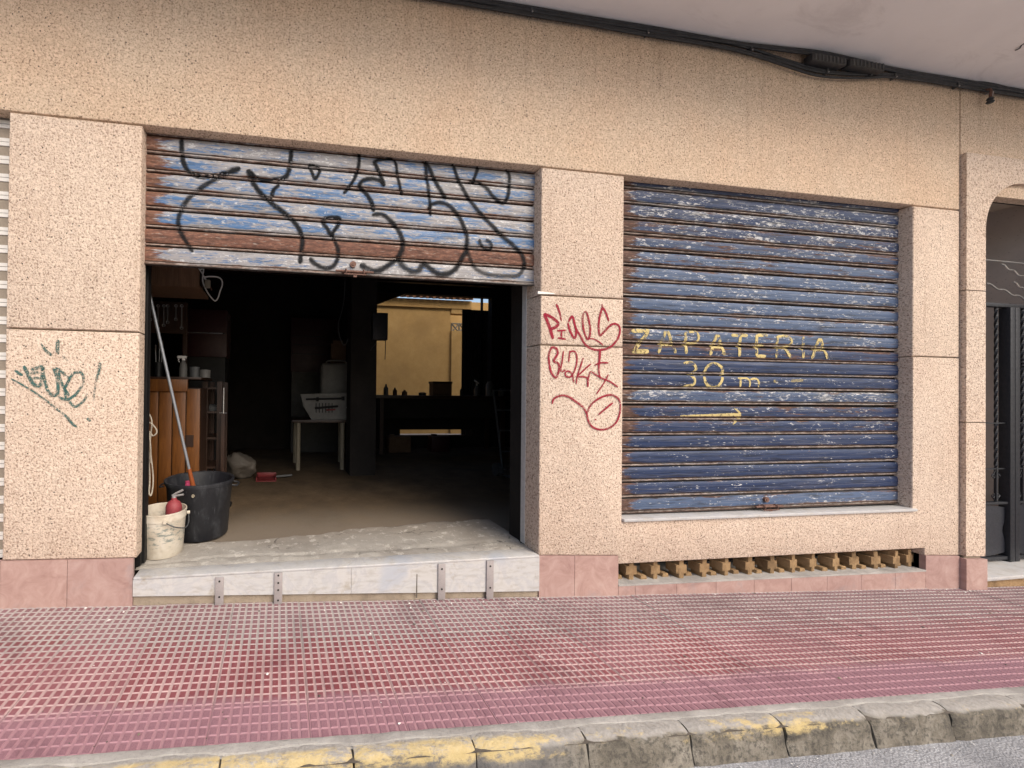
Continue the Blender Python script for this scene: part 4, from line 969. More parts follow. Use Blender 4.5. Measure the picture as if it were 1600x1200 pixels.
# black bin
p = PZ(307, 847, FZ + .018); BR = .0
yb = p.y + .19; pl_, pr = P(257, 742, yb), P(367, 742, yb); BR = (pr.x - pl_.x) / 2 * .98; bn = Vector(((pl_.x + pr.x) / 2, p.y + BR * .80, FZ + .016))
pl_, pr = P(257, 742, bn.y), P(367, 742, bn.y); BR = (pr.x - pl_.x) / 2 * .985; bn.x = (pl_.x + pr.x) / 2
bh = P(310, 764, bn.y - BR).z - bn.z + .02
r = thing('bin', bn, 'black plastic bin with a mop pole standing in it', 'bin')
bm = B(); lathe(bm, bn, [(0, .004), (BR * .80, 0), (BR * .82, .006), (BR * .93, bh - .05), (BR * .945, bh - .045), (BR * .95, bh - .028), (BR * .985, bh - .026), (BR * .99, bh - .014), (BR, bh - .012), (BR, bh), (BR * .975, bh + .003), (BR * .93, bh - .004), (BR * .90, bh - .05), (BR * .79, .012), (0, .012)], 48); obj('body', bm, 'black_plastic', r, sm=40)
for sx in (1, -1):
    bm = B(); x = bn.x + sx * BR * .96; z = bn.z + bh - .045
    tube(bm, [(x, bn.y - .06, z), (x + sx * .035, bn.y - .05, z - .006), (x + sx * .040, bn.y + .05, z - .006), (x, bn.y + .06, z)], .007, 6, .02); obj('handle', bm, 'black_plastic', r, sm=40)
bm = B(); cyl(bm, bn + Vector((0, -BR * .945, bh - .075)) + Vector((-.0, 0, 0)), bn + Vector((0, -BR * .935 - .012, bh - .075)), .014, .010, n=9); rag('x', bm, .004, 40); obj('label_scrap', bm, 'cream_paint', r)
# mop leaning from the bin to the jamb
mt0, mt1 = P(224, 416, .40), P(299, 748, bn.y + .02)
dirv = (mt1 - mt0).normalized(); bot = mt1 + dirv * ((bn.z + .03 - mt1.z) / dirv.z)
r = thing('mop', bot, 'grey metal mop pole leaning in the black bin', 'mop')
sock = mt1 - dirv * .075
bm = B(); cyl(bm, mt0, sock, .0115, n=12); obj('pole', bm, 'aluminium', r, sm=40)
bm = B(); cyl(bm, sock - dirv * .01, mt1 + dirv * .10, .014, .021, n=12); obj('socket', bm, 'orange_plastic', r, sm=40)
bm = B(); cyl(bm, mt1 + dirv * .10, bot, .045, .08, n=14); rag('x', bm, .012, 30); obj('mop_head', bm, 'rope', r, sm=60)
p = Vector((bn.x - BR * .45, bn.y + BR * .45, bn.z + bh - .06)); bm = B(); lathe(bm, Vector((p.x, p.y, bn.z + .0125)), [(0, 0), (.035, 0), (.036, bh - .13), (.022, bh - .10), (.020, bh - .062), (0, bh - .06)], 14); tag(obj('bottle', bm, 'pink_plastic', None, sm=40), 'pink bottle standing inside the black bin', 'bottle')

# ================================================================= INSIDE THE GARAGE
# pine cabinet
CY = 1.15
c0, c1 = P(231, 640, CY), P(313, 640, CY); ctop = P(270, 604, CY).z
r = thing('wooden_cabinet', ((c0.x + c1.x) / 2, CY + .25, FZ), 'orange pine cabinet with plank doors behind the black bin', 'cabinet')
ed = [P(q, 650, CY).x for q in (231, 247.5, 269, 290.5, 313)]
for a, b in zip(ed[:-1], ed[1:]): obj('plank', box(B(), (a + .005, CY, FZ + .02), (b - .005, CY + .022, ctop - .02), bev=.003), 'orange_pine', r, sm=30)
obj('carcass', box(B(), (c0.x, CY + .024, FZ), (c1.x - .004, CY + .5, ctop - .01)), 'dark_wood', r)
t1, t0 = P(233, 592, CY).z, P(233, 611, CY).z
obj('top_rail', box(B(), (c0.x, CY - .025, t0), (P(294, 600, CY).x, CY + .001, t1), bev=.003), 'orange_pine', r, sm=30)
obj('worktop', box(B(), (c0.x - .02, CY - .02, t1 + .0005), (P(315, 600, CY).x, CY + .55, t1 + .022), bev=.003), 'dark_wood', r, sm=30)
k0, k1 = P(291, 680, CY - .01), P(302, 698, CY - .01); obj('latch', box(B(), (k0.x, CY - .012, k1.z), (k1.x, CY - .001, k0.z)), 'dark_wood', r)
wt = t1 + .0225
# spray bottle
b0 = P(286, 600, CY + .12); b0.z = wt; th = P(286, 556, CY + .12).z - wt
r = thing('spray_bottle', b0, 'white trigger spray bottle on the pine cabinet', 'spray bottle')
bm = B(); lathe(bm, b0, [(0, 0), (.034, .002), (.036, .02), (.036, th * .45), (.030, th * .62), (.016, th * .74), (.013, th * .80), (0, th * .80)], 18); obj('body', bm, 'dim_plastic', r, sm=40)
bm = B(); cyl(bm, b0 + Vector((0, 0, th * .79)), b0 + Vector((0, 0, th * .88)), .016, n=12); box(bm, (b0.x - .055, b0.y - .014, b0.z + th * .87), (b0.x + .030, b0.y + .014, b0.z + th), bev=.006); obj('trigger_head', bm, 'white_plastic', r, sm=40)
bm = B(); tube(bm, [b0 + Vector((-.035, 0, th * .88)), b0 + Vector((-.045, 0, th * .8)), b0 + Vector((-.035, 0, th * .70))], .005, 6, .01); obj('trigger', bm, 'white_plastic', r, sm=40)
for i, (x, rr, hh, m, lb) in enumerate(((304, .045, .10, 'grey_plastic', 'grey tin beside the spray bottle on the cabinet'), (320, .05, .075, 'dim_plastic', 'low pale tub at the right end of the cabinet top'), (247, .035, .14, 'dark_metal', 'dark tin of files at the left of the cabinet top'))):
    q = P(x, 600, CY + .16); q.z = wt
    bm = B(); lathe(bm, q, [(0, 0), (rr, 0), (rr * 1.05, hh), (rr * .95, hh), (rr * .92, .008), (0, .008)], 18); tag(obj('tin', bm, m, None, sm=40), lb, 'tin')
for i, dx in enumerate((-.018, .004, .02)):
    q = P(247, 600, CY + .16) + Vector((dx, .005 * i, 0)); q.z = wt + .009; tp = q + Vector((dx * .5, .0, .24 + .02 * i))
    r = thing('file', q, 'thin metal file standing in the dark tin, %s' % ['left one', 'middle one', 'right one'][i], 'file', 'files standing in the tin')
    bm = B(); cyl(bm, q, tp, .0045, n=6); obj('blade', bm, 'steel', r); bm = B(); cyl(bm, tp - (tp - q).normalized() * .005, tp + Vector((0, 0, .05)), .009, n=8); obj('tang', bm, 'dark_wood', r)
# spanners on a rail at the left rear
RY = 1.72; ra, rb = P(229, 474, RY), P(292, 474, RY)
r = thing('tool_rail', ((ra.x + rb.x) / 2, RY, ra.z), 'dark wooden tool rail on the left inside the garage', 'rail')
obj('board', box(B(), (GX0 + .001, RY + .012, ra.z - .30), (rb.x, RY + .030, ra.z + .03)), 'dark_wood', r)
obj('upright', box(B(), (rb.x - .04, RY + .031, FZ), (rb.x, RY + .06, ra.z + .03)), 'dark_wood', r)
for i, x in enumerate((235, 247, 256, 262, 275, 284)):
    q = P(x, 478, RY); L = .14 + .03 * ((i * 7) % 4)
    r = thing('spanner', (q.x, RY, q.z - L), 'steel spanner hanging on the dark tool rail, %s from the left' % ['first', 'second', 'third', 'fourth', 'fifth', 'sixth'][i], 'spanner', 'spanners hanging on the tool rail')
    bm = B(); box(bm, (q.x - .006, RY, q.z - L), (q.x + .006, RY + .006, q.z)); obj('shank', bm, 'steel', r)
    for zz in (q.z, q.z - L):
        bm = B(); tube(bm, [(q.x + .014 * math.cos(a), RY + .004, zz + .014 * math.sin(a)) for a in [k * math.pi / 6 for k in range(13)]], .0045, 5, .01, False); obj('ring', bm, 'steel', r, sm=40)
# yellow case against the inner jamb
ya = .62; p0, p1 = P(219, 455, ya), P(229.5, 540, ya)
r = thing('yellow_case', ((p0.x + p1.x) / 2, ya, p1.z), 'narrow yellow plastic case hanging just inside the left jamb', 'case')
zmid = P(220, 496, ya).z
obj('box', box(B(), (p0.x - .14, ya, zmid + .012), (p1.x, ya + .08, p0.z), bev=.006), 'yellow_plastic', r, sm=30); obj('box', box(B(), (p0.x - .14, ya, p1.z), (p1.x - .004, ya + .08, zmid - .012), bev=.006), 'yellow_plastic', r, sm=30); obj('hinge', box(B(), (p0.x - .12, ya + .02, zmid - .012), (p1.x - .02, ya + .06, zmid + .012)), 'dark_metal', r)
obj('hanger_strip', box(B(), (p0.x - .10, ya + .081, p1.z - .1), (p0.x - .02, ya + .1, GZ1 - .15)), 'dark_wood', r)
# shelf board with a dangling cord and plug
SYB = .95; p0, p1 = P(224, 446, SYB), P(311, 449, SYB); zt_ = P(300, 415, SYB).z
r = thing('wall_shelf', ((GX0 + p1.x) / 2, SYB + .2, p1.z), 'brown wooden storage shelf under the raised shutter at left', 'shelf')
obj('front_board', box(B(), (GX0 + .001, SYB, p1.z), (p1.x, SYB + .025, zt_)), 'brown_board', r); obj('shelf_board', box(B(), (GX0 + .001, SYB + .026, p1.z), (p1.x, SYB + .45, p1.z + .025)), 'brown_board', r)
obj('hanger', box(B(), (p1.x - .05, SYB + .2, p1.z + .0255), (p1.x - .01, SYB + .24, GZ1 - .15)), 'dark_wood', r)
CYB = SYB - .02; cz = lambda q: P(200 + q[0] / 4.444, 400 + q[1] / 4.444, CYB)
r = thing('power_cord', cz((520, 150)), 'white power cord looped under the brown shelf', 'cord')
bm = B(); tube(bm, [cz(q) for q in ((478, 60), (500, 95), (525, 85), (520, 130), (520, 180), (545, 240), (575, 285), (605, 312), (625, 290), (640, 240), (655, 200), (650, 165), (620, 145), (560, 142), (530, 145), (515, 120), (495, 92))], .006, 6, .015); obj('flex', bm, 'white_plastic', r, sm=40)
q = cz((555, 195)); bm = B(); box(bm, (q.x - .026, CYB - .018, q.z - .036), (q.x + .022, CYB + .012, q.z + .036), bev=.01)
obj('plug', bm, 'cream_paint', r, sm=40); bm = B(); tube(bm, [cz((530, 150)), cz((540, 165))], .008, 6, .01, False); obj('strain_relief', bm, 'white_plastic', r, sm=40)
bm = B(); cyl(bm, cz((572, 215)), cz((582, 238)), .006, n=8); obj('pin', bm, 'rusty_iron', r)
# rope hank at the left jamb
rp = []; RYY = .46; zr = lambda x, y: P(200 + x / 4.444, 620 + y / 4.444, RYY)
random.seed(21)
r = thing('rope_hank', zr(110, 700), 'hank of pale rope hanging behind the left jamb', 'rope')
for i in range(5):
    a, b = 70 + i * 16, 470 + i * 40; bm = B()
    tube(bm, [zr(95 + i * 4, 60 + i * 8) + Vector((0, .01 * i, 0)), zr(70 + i * 20, 170) + Vector((0, .012 * i, 0)), zr(85 + i * 14, 300 + 10 * i) + Vector((0, .01 * i, 0)), zr(80 + i * 20, 480 + 25 * i) + Vector((0, .012 * i, 0)), zr(100 + i * 14, 640 + 12 * i), zr(95 + i * 6, 560) + Vector((0, .03, 0)), zr(120 + i * 4, 420) + Vector((0, .03, 0)), zr(110, 220) + Vector((0, .03, 0)), zr(100, 90) + Vector((0, .02, 0))], .0055, 6, .02); obj('loop', bm, 'rope', r, sm=50)
bm = B(); tube(bm, [zr(80, 200), zr(140, 175), (zr(190, 215)), zr(200, 250), zr(170, 272), zr(150, 240), zr(155, 330), zr(160, 460)], .0055, 6, .02); obj('loop', bm, 'rope', r, sm=50)
for i in range(3):
    bm = B(); tube(bm, [zr(75, 190 + i * 18) - Vector((0, .02, 0)), zr(110, 180 + i * 18) - Vector((0, .03, 0)), zr(145, 200 + i * 18) - Vector((0, .015, 0))], .006, 6, .02); obj('wrap', bm, 'rope', r, sm=50)
bm = B(); tube(bm, [zr(100, 60), zr(98, 0) + Vector((0, .02, 0)), (zr(90, -60).x - .05, .301, zr(90, -60).z)], .005, 6, .02); obj('hook', bm, 'rusty_iron', r, sm=40)
# open shelf rack right of the cabinet
KY = 1.5; k0, k1 = P(316, 640, KY).x, P(347, 640, KY).x; kz = P(330, 596, KY).z
r = thing('shelf_rack', ((k0 + k1) / 2, KY + .2, FZ), 'narrow dark red-brown shelf rack beside the pine cabinet', 'rack')
for x, y in ((k0, KY), (k1 - .05, KY), (k0, KY + .4), (k1 - .05, KY + .4)): obj('post', box(B(), (x, y, FZ), (x + .05, y + .03, kz)), 'dark_wood', r)
for yy in (605, 643, 684, 730): z = P(330, yy, KY).z; obj('shelf', box(B(), (k0 + .001, KY + .031, z - .02), (k1 - .051, KY + .399, z)), 'dark_wood', r)
z = P(330, 684, KY).z; q = Vector(((k0 + k1) / 2 - .02, KY + .15, P(330, 643, KY).z)); bm = B(); lathe(bm, q, [(0, 0), (.05, 0), (.06, .04), (.03, .065), (0, .065)], 14); tag(obj('tin', bm, 'grey_plastic', None, sm=40), 'grey dome-lidded tin on the shelf rack', 'tin')
q = P(349, 646, 1.42)
r = thing('bar_clamp', (q.x, 1.42, FZ), 'upright clamp stand with a bright steel rod beside the rack', 'clamp')
obj('foot', box(B(), (q.x - .09, 1.38, FZ), (q.x + .09, 1.46, FZ + .03), bev=.004), 'dark_metal', r); obj('stem', box(B(), (q.x - .018, 1.40, FZ + .031), (q.x + .018, 1.44, q.z)), 'dark_wood', r)
bm = B(); cyl(bm, (q.x, 1.42, q.z), (q.x, 1.42, P(349, 606, 1.42).z), .0075, n=8); cyl(bm, (q.x - .035, 1.42, q.z + .005), (q.x + .035, 1.42, q.z + .005), .005, n=6); obj('rod', bm, 'steel', r, sm=40)
# dark red wall cabinets
for i, (xa, xb, ya_, yb_, Yc, lb) in enumerate(((285, 354, 482, 558, 2.4, 'dark red metal wall cabinet on the left inside the garage'), (455, 530, 496, 582, 4.55, 'dark red tool cabinet on the back wall left of the column'))):
    a, b = P(xa, ya_, Yc), P(xb, yb_, Yc); r = thing('tool_cabinet', ((a.x + b.x) / 2, Yc + .15, FZ), lb, 'cabinet')
    obj('body', box(B(), (a.x, Yc, b.z), (b.x, Yc + .38, a.z), bev=.006), 'red_metal', r, sm=30)
    obj('stand', box(B(), (a.x + .02, Yc + .03, FZ), (b.x - .02, Yc + .37, b.z - .001)), 'dark_metal', r)
    zc = (a.z + b.z) / 2; bm = B(); cyl(bm, (a.x + .05, Yc - .012, zc), (b.x - .05, Yc - .012, zc), .006, n=6); obj('handle', bm, 'steel' if i == 0 else 'dark_metal', r)
    for t in (.33, .66) if i else (.5,): z = b.z + (a.z - b.z) * t; obj('drawer_lip', box(B(), (a.x + .02, Yc - .008, z - .006), (b.x - .02, Yc - .0005, z + .006)), 'dark_metal', r)
# plastic sack and red dustpan on the floor
q = PZ(377, 752, FZ); bm = B(); bmesh.ops.create_icosphere(bm, subdivisions=4, radius=.2)
sw = P(402, 730, q.y + .15).x - P(352, 730, q.y + .15).x; sh = P(370, 706, q.y + .15).z - FZ
for v in bm.verts:
    v.co = Vector((v.co.x / .2 * sw / 2, v.co.y / .2 * .17, max(0, (v.co.z / .2 * .5 + .5)) * sh))
    if v.co.z > sh * .7: v.co.x = v.co.x * .8 - sw * .12
rag('s', bm, .045, 6, 3); rag('s', bm, .02, 17, 5)
for v in bm.verts: v.co.z = max(0, v.co.z); v.co += Vector((P(377, 740, q.y + .15).x, q.y + .15, FZ))
tag(obj('plastic_sack', bm, 'sack_plastic', None, sm=60), 'crumpled greyish plastic sack on the floor behind the black bin', 'sack')
q = PZ(415, 753, FZ); q2 = PZ(444, 742, FZ)
r = thing('dustpan', (q.x, q.y + .1, FZ), 'flat red dustpan lying on the floor beside the sack', 'dustpan')
bm = B(); box(bm, (q.x - .12, q.y, FZ + .001), (q.x + .13, q.y + .24, FZ + .012), bev=.003); box(bm, (q.x - .12, q.y + .22, FZ + .0125), (q.x + .13, q.y + .24, FZ + .07), bev=.003)
for x in (-.12, .118): box(bm, (q.x + x, q.y + .02, FZ + .0125), (q.x + x + .012, q.y + .219, FZ + .05))
obj('pan', bm, 'red_plastic', r, sm=30); bm = B(); cyl(bm, (q.x + .12, q.y + .15, FZ + .03), (q.x + .33, q.y + .22, FZ + .03), .014, n=8); obj('handle', bm, 'grey_plastic', r, sm=40)
# work table with pale legs and a white tool case
TYF = PZ(465, 735, FZ).y; ttop = P(500, 656, TYF).z; ta, tb_ = P(457, 656, TYF).x, P(548, 656, TYF).x + .35
r = thing('work_table', ((ta + tb_) / 2, TYF + .35, FZ), 'dark topped work table on pale legs deep in the garage', 'table')
obj('table_top', box(B(), (ta, TYF - .03, ttop - .04), (tb_, TYF + .68, ttop), bev=.003), 'dark_wood', r, sm=30)
lg = [P(466, 700, TYF).x, P(535, 700, TYF).x]
for x, y in ((lg[0], TYF + .02), (lg[1], TYF + .02), (lg[0] - .02, TYF + .6), (lg[1] + .06, TYF + .6)):
    bm = B(); cyl(bm, (x, y, FZ), (x, y, ttop - .0405), .032, n=12); obj('leg', bm, 'cream_paint', r, sm=40)
wv = lambda x, y: P(x, y, TYF + .02)
r = thing('tool_case', (wv(515, 640).x, TYF + .1, ttop), 'open white plastic tool case with black tools on the table', 'tool case')
zo = ttop - wv(510, 643).z + .001
pts = [(wv(*q).x, wv(*q).z + zo) for q in ((487, 643), (560, 643), (560, 601), (470, 603), (474, 621))]
obj('shell', prism(B(), pts, TYF + .02, TYF + .14, .012), 'dim_plastic', r, sm=30)
def bar(nm, a, b, rr, m): A_, B_ = wv(*a), wv(*b); bm = B(); cyl(bm, (A_.x, TYF + .012, A_.z + zo), (B_.x, TYF + .012, B_.z + zo), rr, n=8); obj(nm, bm, m, r, sm=40)
bar('wrench', (478, 611), (538, 610), .014, 'dark_metal'); bar('ratchet_head', (496, 608), (496, 614), .022, 'dark_metal'); bar('ratchet_head', (536, 607), (536, 613), .024, 'dark_metal')
bar('tool_bar', (492, 625), (528, 622), .016, 'dark_metal'); bar('red_grip', (510, 628), (524, 627), .012, 'red_plastic')
for x in (494, 499, 504, 509, 514, 519): bar('socket', (x, 617), (x, 632), .006, 'dark_metal')
bar('latch', (541, 624), (549, 624), .010, 'steel')
q = wv(523, 601); cz_ = pts[2][1]
r = thing('jerrycan', (q.x, TYF + .42, ttop), 'greyish white plastic jerrycan behind the tool case', 'jerrycan')
jx0, jx1, jz1 = P(500, 590, TYF + .42).x, P(550, 590, TYF + .42).x, P(520, 568, TYF + .42).z
bm = B(); box(bm, (jx0, TYF + .30, ttop + .0005), (jx1, TYF + .52, jz1), bev=.05); obj('body', bm, 'dim_plastic', r, sm=50)
bm = B(); tube(bm, [(jx0 + .1, TYF + .41, jz1 - .01), (jx0 + .12, TYF + .41, jz1 + .04), (jx1 - .12, TYF + .41, jz1 + .04), (jx1 - .1, TYF + .41, jz1 - .01)], .014, 8, .02); obj('handle', bm, 'dim_plastic', r, sm=50)
ba_, bb_ = P(516, 575, TYF + .60), P(540, 535, TYF + .60); r = thing('cardboard_box', ((ba_.x + bb_.x) / 2, TYF + .6, ttop), 'tall tan cardboard box standing behind the jerrycan', 'box')
obj('box', box(B(), (ba_.x, TYF + .54, ttop + .0005), (bb_.x, TYF + .66, bb_.z - .03)), 'cardboard', r); obj('flap', box(B(), (ba_.x + .03, TYF + .54, bb_.z - .0295), (bb_.x - .05, TYF + .555, bb_.z + .02)), 'cardboard', r)
# black box on the column
p0, p1 = P(583, 488, 2.5), P(606, 531, 2.5)
r = thing('loudspeaker', ((p0.x + p1.x) / 2, 2.58, p1.z), 'black box speaker mounted on the dark column', 'speaker')
obj('cabinet', box(B(), (p0.x, 2.5, p1.z), (p1.x, 2.62, p0.z), bev=.006), 'black_rubber', r, sm=30); obj('mount', box(B(), (cx1 + .0005, 2.6205, p1.z + .1), (cx1 + .05, 2.70, p0.z - .1)), 'dark_metal', r)
bm = B(); tube(bm, [(p1.x - .02, 2.55, p1.z), (p1.x - .015, 2.56, p1.z - .1), (p1.x - .02, 2.56, p1.z - .26)], .005, 6, .03); obj('pull_cord', bm, 'black_rubber', r, sm=40)
bm = B(); tube(bm, [(p0.x + .06, 2.56, p1.z), (p0.x + .05, 2.56, p1.z - .06), (p0.x + .01, 2.58, p1.z - .1), (p0.x - .01, 2.59, p1.z - .14)], .006, 6, .03); obj('cable', bm, 'black_rubber', r, sm=40)
# workbench in front of the yard opening
WY = 4.2; wa, wb = P(588, 620, WY).x, P(795, 620, WY).x; wz = P(650, 618, WY).z
r = thing('workbench', ((wa + wb) / 2, WY + .3, FZ), 'long dark workbench in front of the bright yard opening', 'workbench')
obj('bench_top', box(B(), (wa, WY, wz - .06), (wb, WY + .65, wz), bev=.004), 'dark_wood', r, sm=30)
for x in (wa + .08, wb - .12): 
    for y in (WY + .04, WY + .58): obj('leg', box(B(), (x, y, FZ), (x + .07, y + .06, wz - .061)), 'dark_wood', r)
obj('apron', box(B(), (wa + .05, WY + .1, wz - .42), (wb - .05, WY + .12, wz - .0605)), 'shaded_wall', r)
# things on the bench
ca, cb = P(677, 614, WY + .2), P(706, 598, WY + .2); 
r = thing('cardboard_box', ((ca.x + cb.x) / 2, WY + .3, wz), 'small brown box on the workbench against the ochre wall', 'box')
obj('box', box(B(), (ca.x, WY + .2, wz + .0005), (cb.x, WY + .4, cb.z - .02)), 'cardboard', r); obj('lid', box(B(), (ca.x - .01, WY + .19, cb.z - .0195), (cb.x + .01, WY + .41, cb.z + .02)), 'dark_wood', r)
q = P(745, 600, WY + .2); q.z = wz; r = thing('spray_bottle', q, 'pale spray bottle on the workbench before the dark metal door', 'spray bottle')
bm = B(); lathe(bm, q, [(0, 0), (.05, .002), (.052, .12), (.03, .17), (.018, .20), (0, .20)], 16); obj('body', bm, 'grey_plastic', r, sm=40); bm = B(); cyl(bm, q + Vector((0, 0, .199)), q + Vector((0, 0, .24)), .016, n=8); cyl(bm, q + Vector((.04, 0, .24)), q + Vector((-.05, 0, .30)), .016, n=8); obj('nozzle', bm, 'white_plastic', r, sm=40)
for i, (x, hh, m, lb) in enumerate(((765, .28, 'grey_plastic', 'tall grey canister at the right end of the workbench'), (660, .06, 'dark_metal', 'low dark vice block on the workbench left of the brown box'), (785, .16, 'dark_metal', 'dark tin at the far right of the workbench'))):
    q = P(x, 610, WY + .22); q.z = wz; bm = B(); lathe(bm, q, [(0, 0), (.07, 0), (.07, hh * .8), (.045, hh * .92), (.045, hh), (0, hh)], 14); tag(obj('canister', bm, m, None, sm=40), lb, 'canister')
# more clutter on and under the bench
random.seed(5)
for i, (x, rr, hh, m, lb) in enumerate(((603, .045, .20, 'grey_plastic', 'grey oil bottle at the left end of the workbench'), (617, .04, .14, 'red_metal', 'dark red oil can next to the grey bottle on the workbench'), (632, .05, .10, 'cardboard', 'squat brown jar on the workbench left of centre'), (722, .04, .17, 'dark_metal', 'slim dark bottle on the workbench right of the brown box'))):
    q = P(x, 612, WY + .15); q.z = wz; bm = B(); lathe(bm, q, [(0, 0), (rr, 0), (rr, hh * .62), (rr * .4, hh * .82), (rr * .4, hh), (0, hh)], 12); tag(obj('bottle', bm, m, None, sm=40), lb, 'bottle')
for i, (xa_, xb_, yy_, m, lb) in enumerate(((606, 640, 706, 'cardboard', 'low cardboard box on the floor under the workbench'), (672, 700, 712, 'red_metal', 'dark red petrol can on the floor under the workbench'))):
    a, b = P(xa_, 730, WY + .3), P(xb_, yy_, WY + .3); r = thing('cardboard_box' if i == 0 else 'petrol_can', ((a.x + b.x) / 2, WY + .3, FZ), lb, 'box' if i == 0 else 'can')
    obj('body', box(B(), (a.x, WY + .22, FZ + .001), (b.x, WY + .45, FZ + .30), bev=.012), m, r, sm=30); obj('lid' if i == 0 else 'cap', box(B(), (a.x + .04, WY + .28, FZ + .301), (a.x + .12, WY + .36, FZ + .33)), m, r)
# cable hanging from the ceiling beside the column
q = P(541, 470, 2.55); bm = B(); tube(bm, [(q.x, 2.65, GZ1 - .14), (q.x - .02, 2.6, 2.6), (q.x - .10, 2.58, 2.2), (q.x - .02, 2.58, 1.95), (q.x + .04, 2.59, 2.05)], .006, 6, .04); tag(obj('hanging_cable', bm, 'cable_grey', None, sm=40), 'thin dark cable hanging from the ceiling left of the column', 'cable')
# sack truck at the right
HY = 2.35; q = P(803, 738, HY); r = thing('hand_truck', (q.x, HY, FZ), 'dark hand truck leaning at the right inside the garage', 'hand truck')
xa, xb = P(786, 700, HY).x, P(822, 700, HY).x; zt_ = P(800, 610, HY).z
for x in (xa, xb): bm = B(); tube(bm, [(x, HY, FZ + .05), (x + .02, HY + .15, FZ + .6), (x + .03, HY + .30, zt_)], .014, 8, .1); obj('rail', bm, 'cable_grey', r, sm=40)
for t in (.25, .5, .75, 1.0): z = FZ + .05 + (zt_ - FZ - .05) * t; yy = HY + .30 * t; bm = B(); cyl(bm, (xa + .02 * t, yy, z), (xb + .02 * t, yy, z), .011, n=8); obj('cross_bar', bm, 'cable_grey', r, sm=40)
obj('toe_plate', box(B(), (xa, HY - .22, FZ + .012), (xb, HY + .02, FZ + .02)), 'cable_grey', r)
for x in (xa - .05, xb + .05): bm = B(); cyl(bm, (x - .025, HY + .06, FZ + .09), (x + .025, HY + .06, FZ + .09), .09, n=20); obj('wheel', bm, 'cable_grey', r, sm=40)
bm = B(); cyl(bm, (xa - .05, HY + .06, FZ + .09), (xb + .05, HY + .06, FZ + .09), .01, n=8); obj('axle', bm, 'steel', r)

# ================================================================= THE YARD BEHIND
YY = 7.6
obj('yard_floor', box(B(), (GX0, GY1 + .15, -.1), (10, YY + .3, FZ - .02)), 'cement', bld)
yw = thing('courtyard_wall', (4, YY, FZ), 'ochre courtyard wall seen through the garage', 'wall')
a = P(588, 476, YY); b = P(706, 482, YY)
obj('panel', box(B(), (GX0, YY + .06, 0), (b.x, YY + .25, b.z)), 'courtyard_ochre', yw)
et = P(680, 468, YY).z
obj('beam', box(B(), (GX0, YY, b.z + .001), (P(737, 470, YY).x, YY + .25, et)), 'courtyard_ochre', yw)
obj('pier', box(B(), (b.x + .001, YY, 0), (P(731, 560, YY).x, YY + .25, P(715, 503, YY).z - .25)), 'courtyard_ochre', yw)
obj('pier', box(B(), (b.x + .001, YY + .02, P(715, 490, YY).z), (P(737, 560, YY).x, YY + .25, b.z)), 'courtyard_ochre', yw)
obj('far_wall', box(B(), (b.x, YY + .9, 0), (10, YY + 1.1, P(750, 474, YY + 1).z)), 'courtyard_ochre', yw)
obj('side_wall', box(B(), (GX0 - .2, GY1 + .16, 0), (GX0, YY + .3, et)), 'courtyard_ochre', yw)
# roof tiles along the beam
tx = [GX0 + .3 + .19 * i for i in range(60)]
for x in tx:
    if x > P(737, 470, YY).x: break
    if x < P(560, 470, YY).x: continue
    bm = B(); n = 8; prev = None
    for k in range(n + 1):
        t = math.pi * k / n
        ring = [bm.verts.new((x + .088 * math.cos(t), YY - .15, et + .001 + .075 * math.sin(t))), bm.verts.new((x + .088 * math.cos(t), YY + .4, et + .001 + .075 * math.sin(t) + .12)), bm.verts.new((x + .07 * math.cos(t), YY + .4, et + .001 + .058 * math.sin(t) + .12)), bm.verts.new((x + .07 * math.cos(t), YY - .15, et + .001 + .058 * math.sin(t)))]
        if prev:
            for j in range(4): face(bm, (prev[j], prev[(j + 1) % 4], ring[(j + 1) % 4], ring[j]))
        else: face(bm, ring)
        prev = ring
    face(bm, prev[::-1]); obj('roof_tile', bm, 'terracotta', yw, sm=40)
# pierced screen blocks in the pier
za, zb2 = P(715, 533, YY).z, P(715, 505, YY).z; xa2 = b.x + .02; sw2 = (P(731, 520, YY).x - xa2) / 2; shh = (zb2 - za) / 2
for i in range(2):
    for j in range(2):
        cx, cz2 = xa2 + sw2 * (i + .5), za + shh * (j + .5); hx, hz = sw2 / 2 - .004, shh / 2 - .004
        bm = B()
        for s0_, s1_ in (((-1, -1), (1, 1)), ((-1, 1), (1, -1))): cyl(bm, (cx + s0_[0] * hx, YY + .06, cz2 + s0_[1] * hz), (cx + s1_[0] * hx, YY + .06, cz2 + s1_[1] * hz), .022, n=6)
        for s0_, s1_ in (((-1, -1), (-1, 1)), ((1, -1), (1, 1)), ((-1, -1), (1, -1)), ((-1, 1), (1, 1))): cyl(bm, (cx + s0_[0] * hx, YY + .06, cz2 + s0_[1] * hz), (cx + s1_[0] * hx, YY + .06, cz2 + s1_[1] * hz), .02, n=6)
        obj('screen_block', bm, 'cream_paint', yw, sm=40)
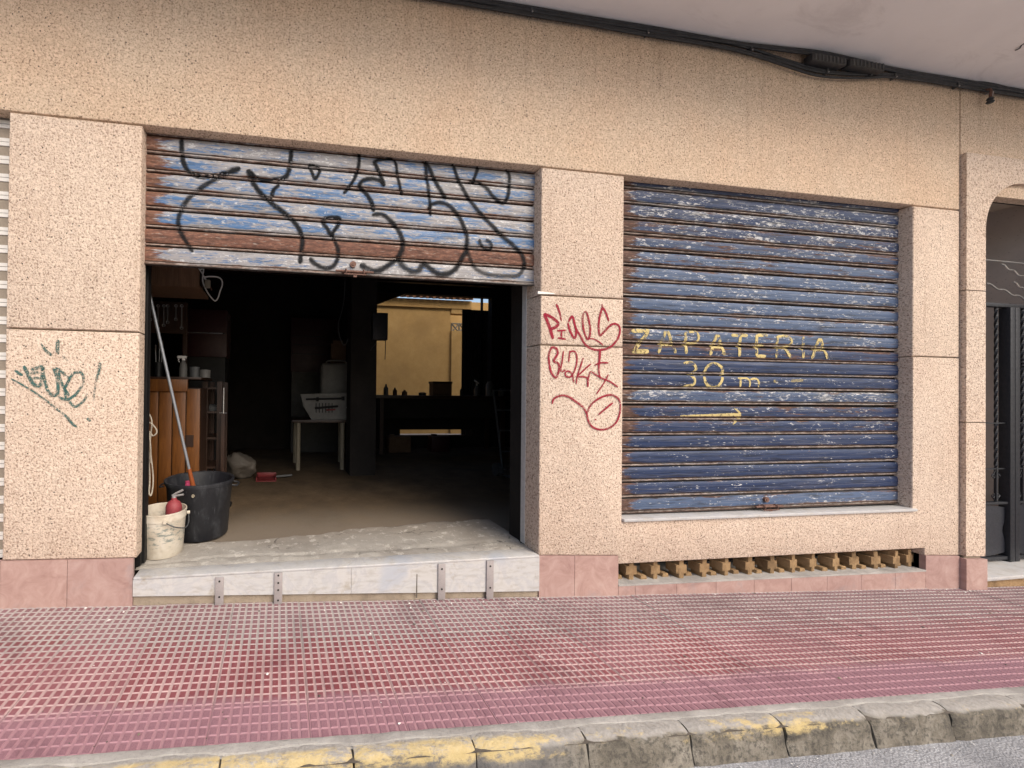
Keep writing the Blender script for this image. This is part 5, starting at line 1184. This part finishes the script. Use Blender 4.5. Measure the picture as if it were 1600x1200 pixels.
# dark corrugated metal door leaf standing open in the yard opening
dy = 5.3; d0, d1 = P(722, 484, dy), P(770, 484, dy)
r = thing('metal_door', ((d0.x + d1.x) / 2, dy, FZ), 'dark grey corrugated metal door leaf at the yard opening', 'door')
bm = B(); n = 28; prev = None
for k in range(n * 2 + 1):
    x = d0.x + (d1.x - d0.x) * k / (n * 2); y = dy + (.012 if k % 4 in (1, 2) else -.004)
    ring = [bm.verts.new((x, y, FZ - .018)), bm.verts.new((x, y, d0.z)), bm.verts.new((x, y + .006, d0.z)), bm.verts.new((x, y + .006, FZ - .018))]
    if prev:
        for j in range(4): face(bm, (prev[j], prev[(j + 1) % 4], ring[(j + 1) % 4], ring[j]))
    else: face(bm, ring)
    prev = ring
face(bm, prev[::-1]); obj('corrugated_sheet', bm, 'grey_sheet', r)
for z in (d0.z, 1.2): obj('rail', box(B(), (d0.x, dy - .03, z - .05), (d1.x, dy - .006, z)), 'dark_metal', r)
xx = P(751, 470, dy).x; obj('post', box(B(), (xx - .02, dy - .07, FZ - .018), (xx + .02, dy - .031, OZ1 + .3)), 'dark_metal', r)

# ---------------------------------------------------------------- grit, paint crumbs and paper bits on the pavement and in the gutter
random.seed(31)
bm = B()
for k in range(420):
    if k < 150: x, y = random.uniform(-1.8, 7), random.uniform(-.93, -.02); z = gz(x, y) + .001
    elif k < 290: x, y = random.uniform(-1.8, 7), -random.random() ** 3 * .12 - .02; z = gz(x, y) + .001
    else: x, y = random.uniform(-1, 6), -1.075 - random.random() ** 2 * .25; z = gz(x, y) - .138
    r_ = random.choice((.003, .004, .004, .006, .009)); mi = random.choice((0, 0, 1, 1, 2)); n_ = random.randint(4, 6); a0 = random.random() * 6
    ring = [bm.verts.new((x + r_ * random.uniform(.5, 1.2) * math.cos(a0 + 6.283 * i / n_), y + r_ * random.uniform(.5, 1.2) * math.sin(a0 + 6.283 * i / n_), z)) for i in range(n_)]
    tp_ = bm.verts.new((x, y, z + r_ * .5))
    for i in range(n_): face(bm, (ring[i], ring[(i + 1) % n_], tp_), mi)
o = obj('grit', bm, ['white_tape', 'dirt', 'cream_paint'], None); tag(o, 'scattered grit and crumbs along wall foot and gutter', 'grit', None, 'stuff')
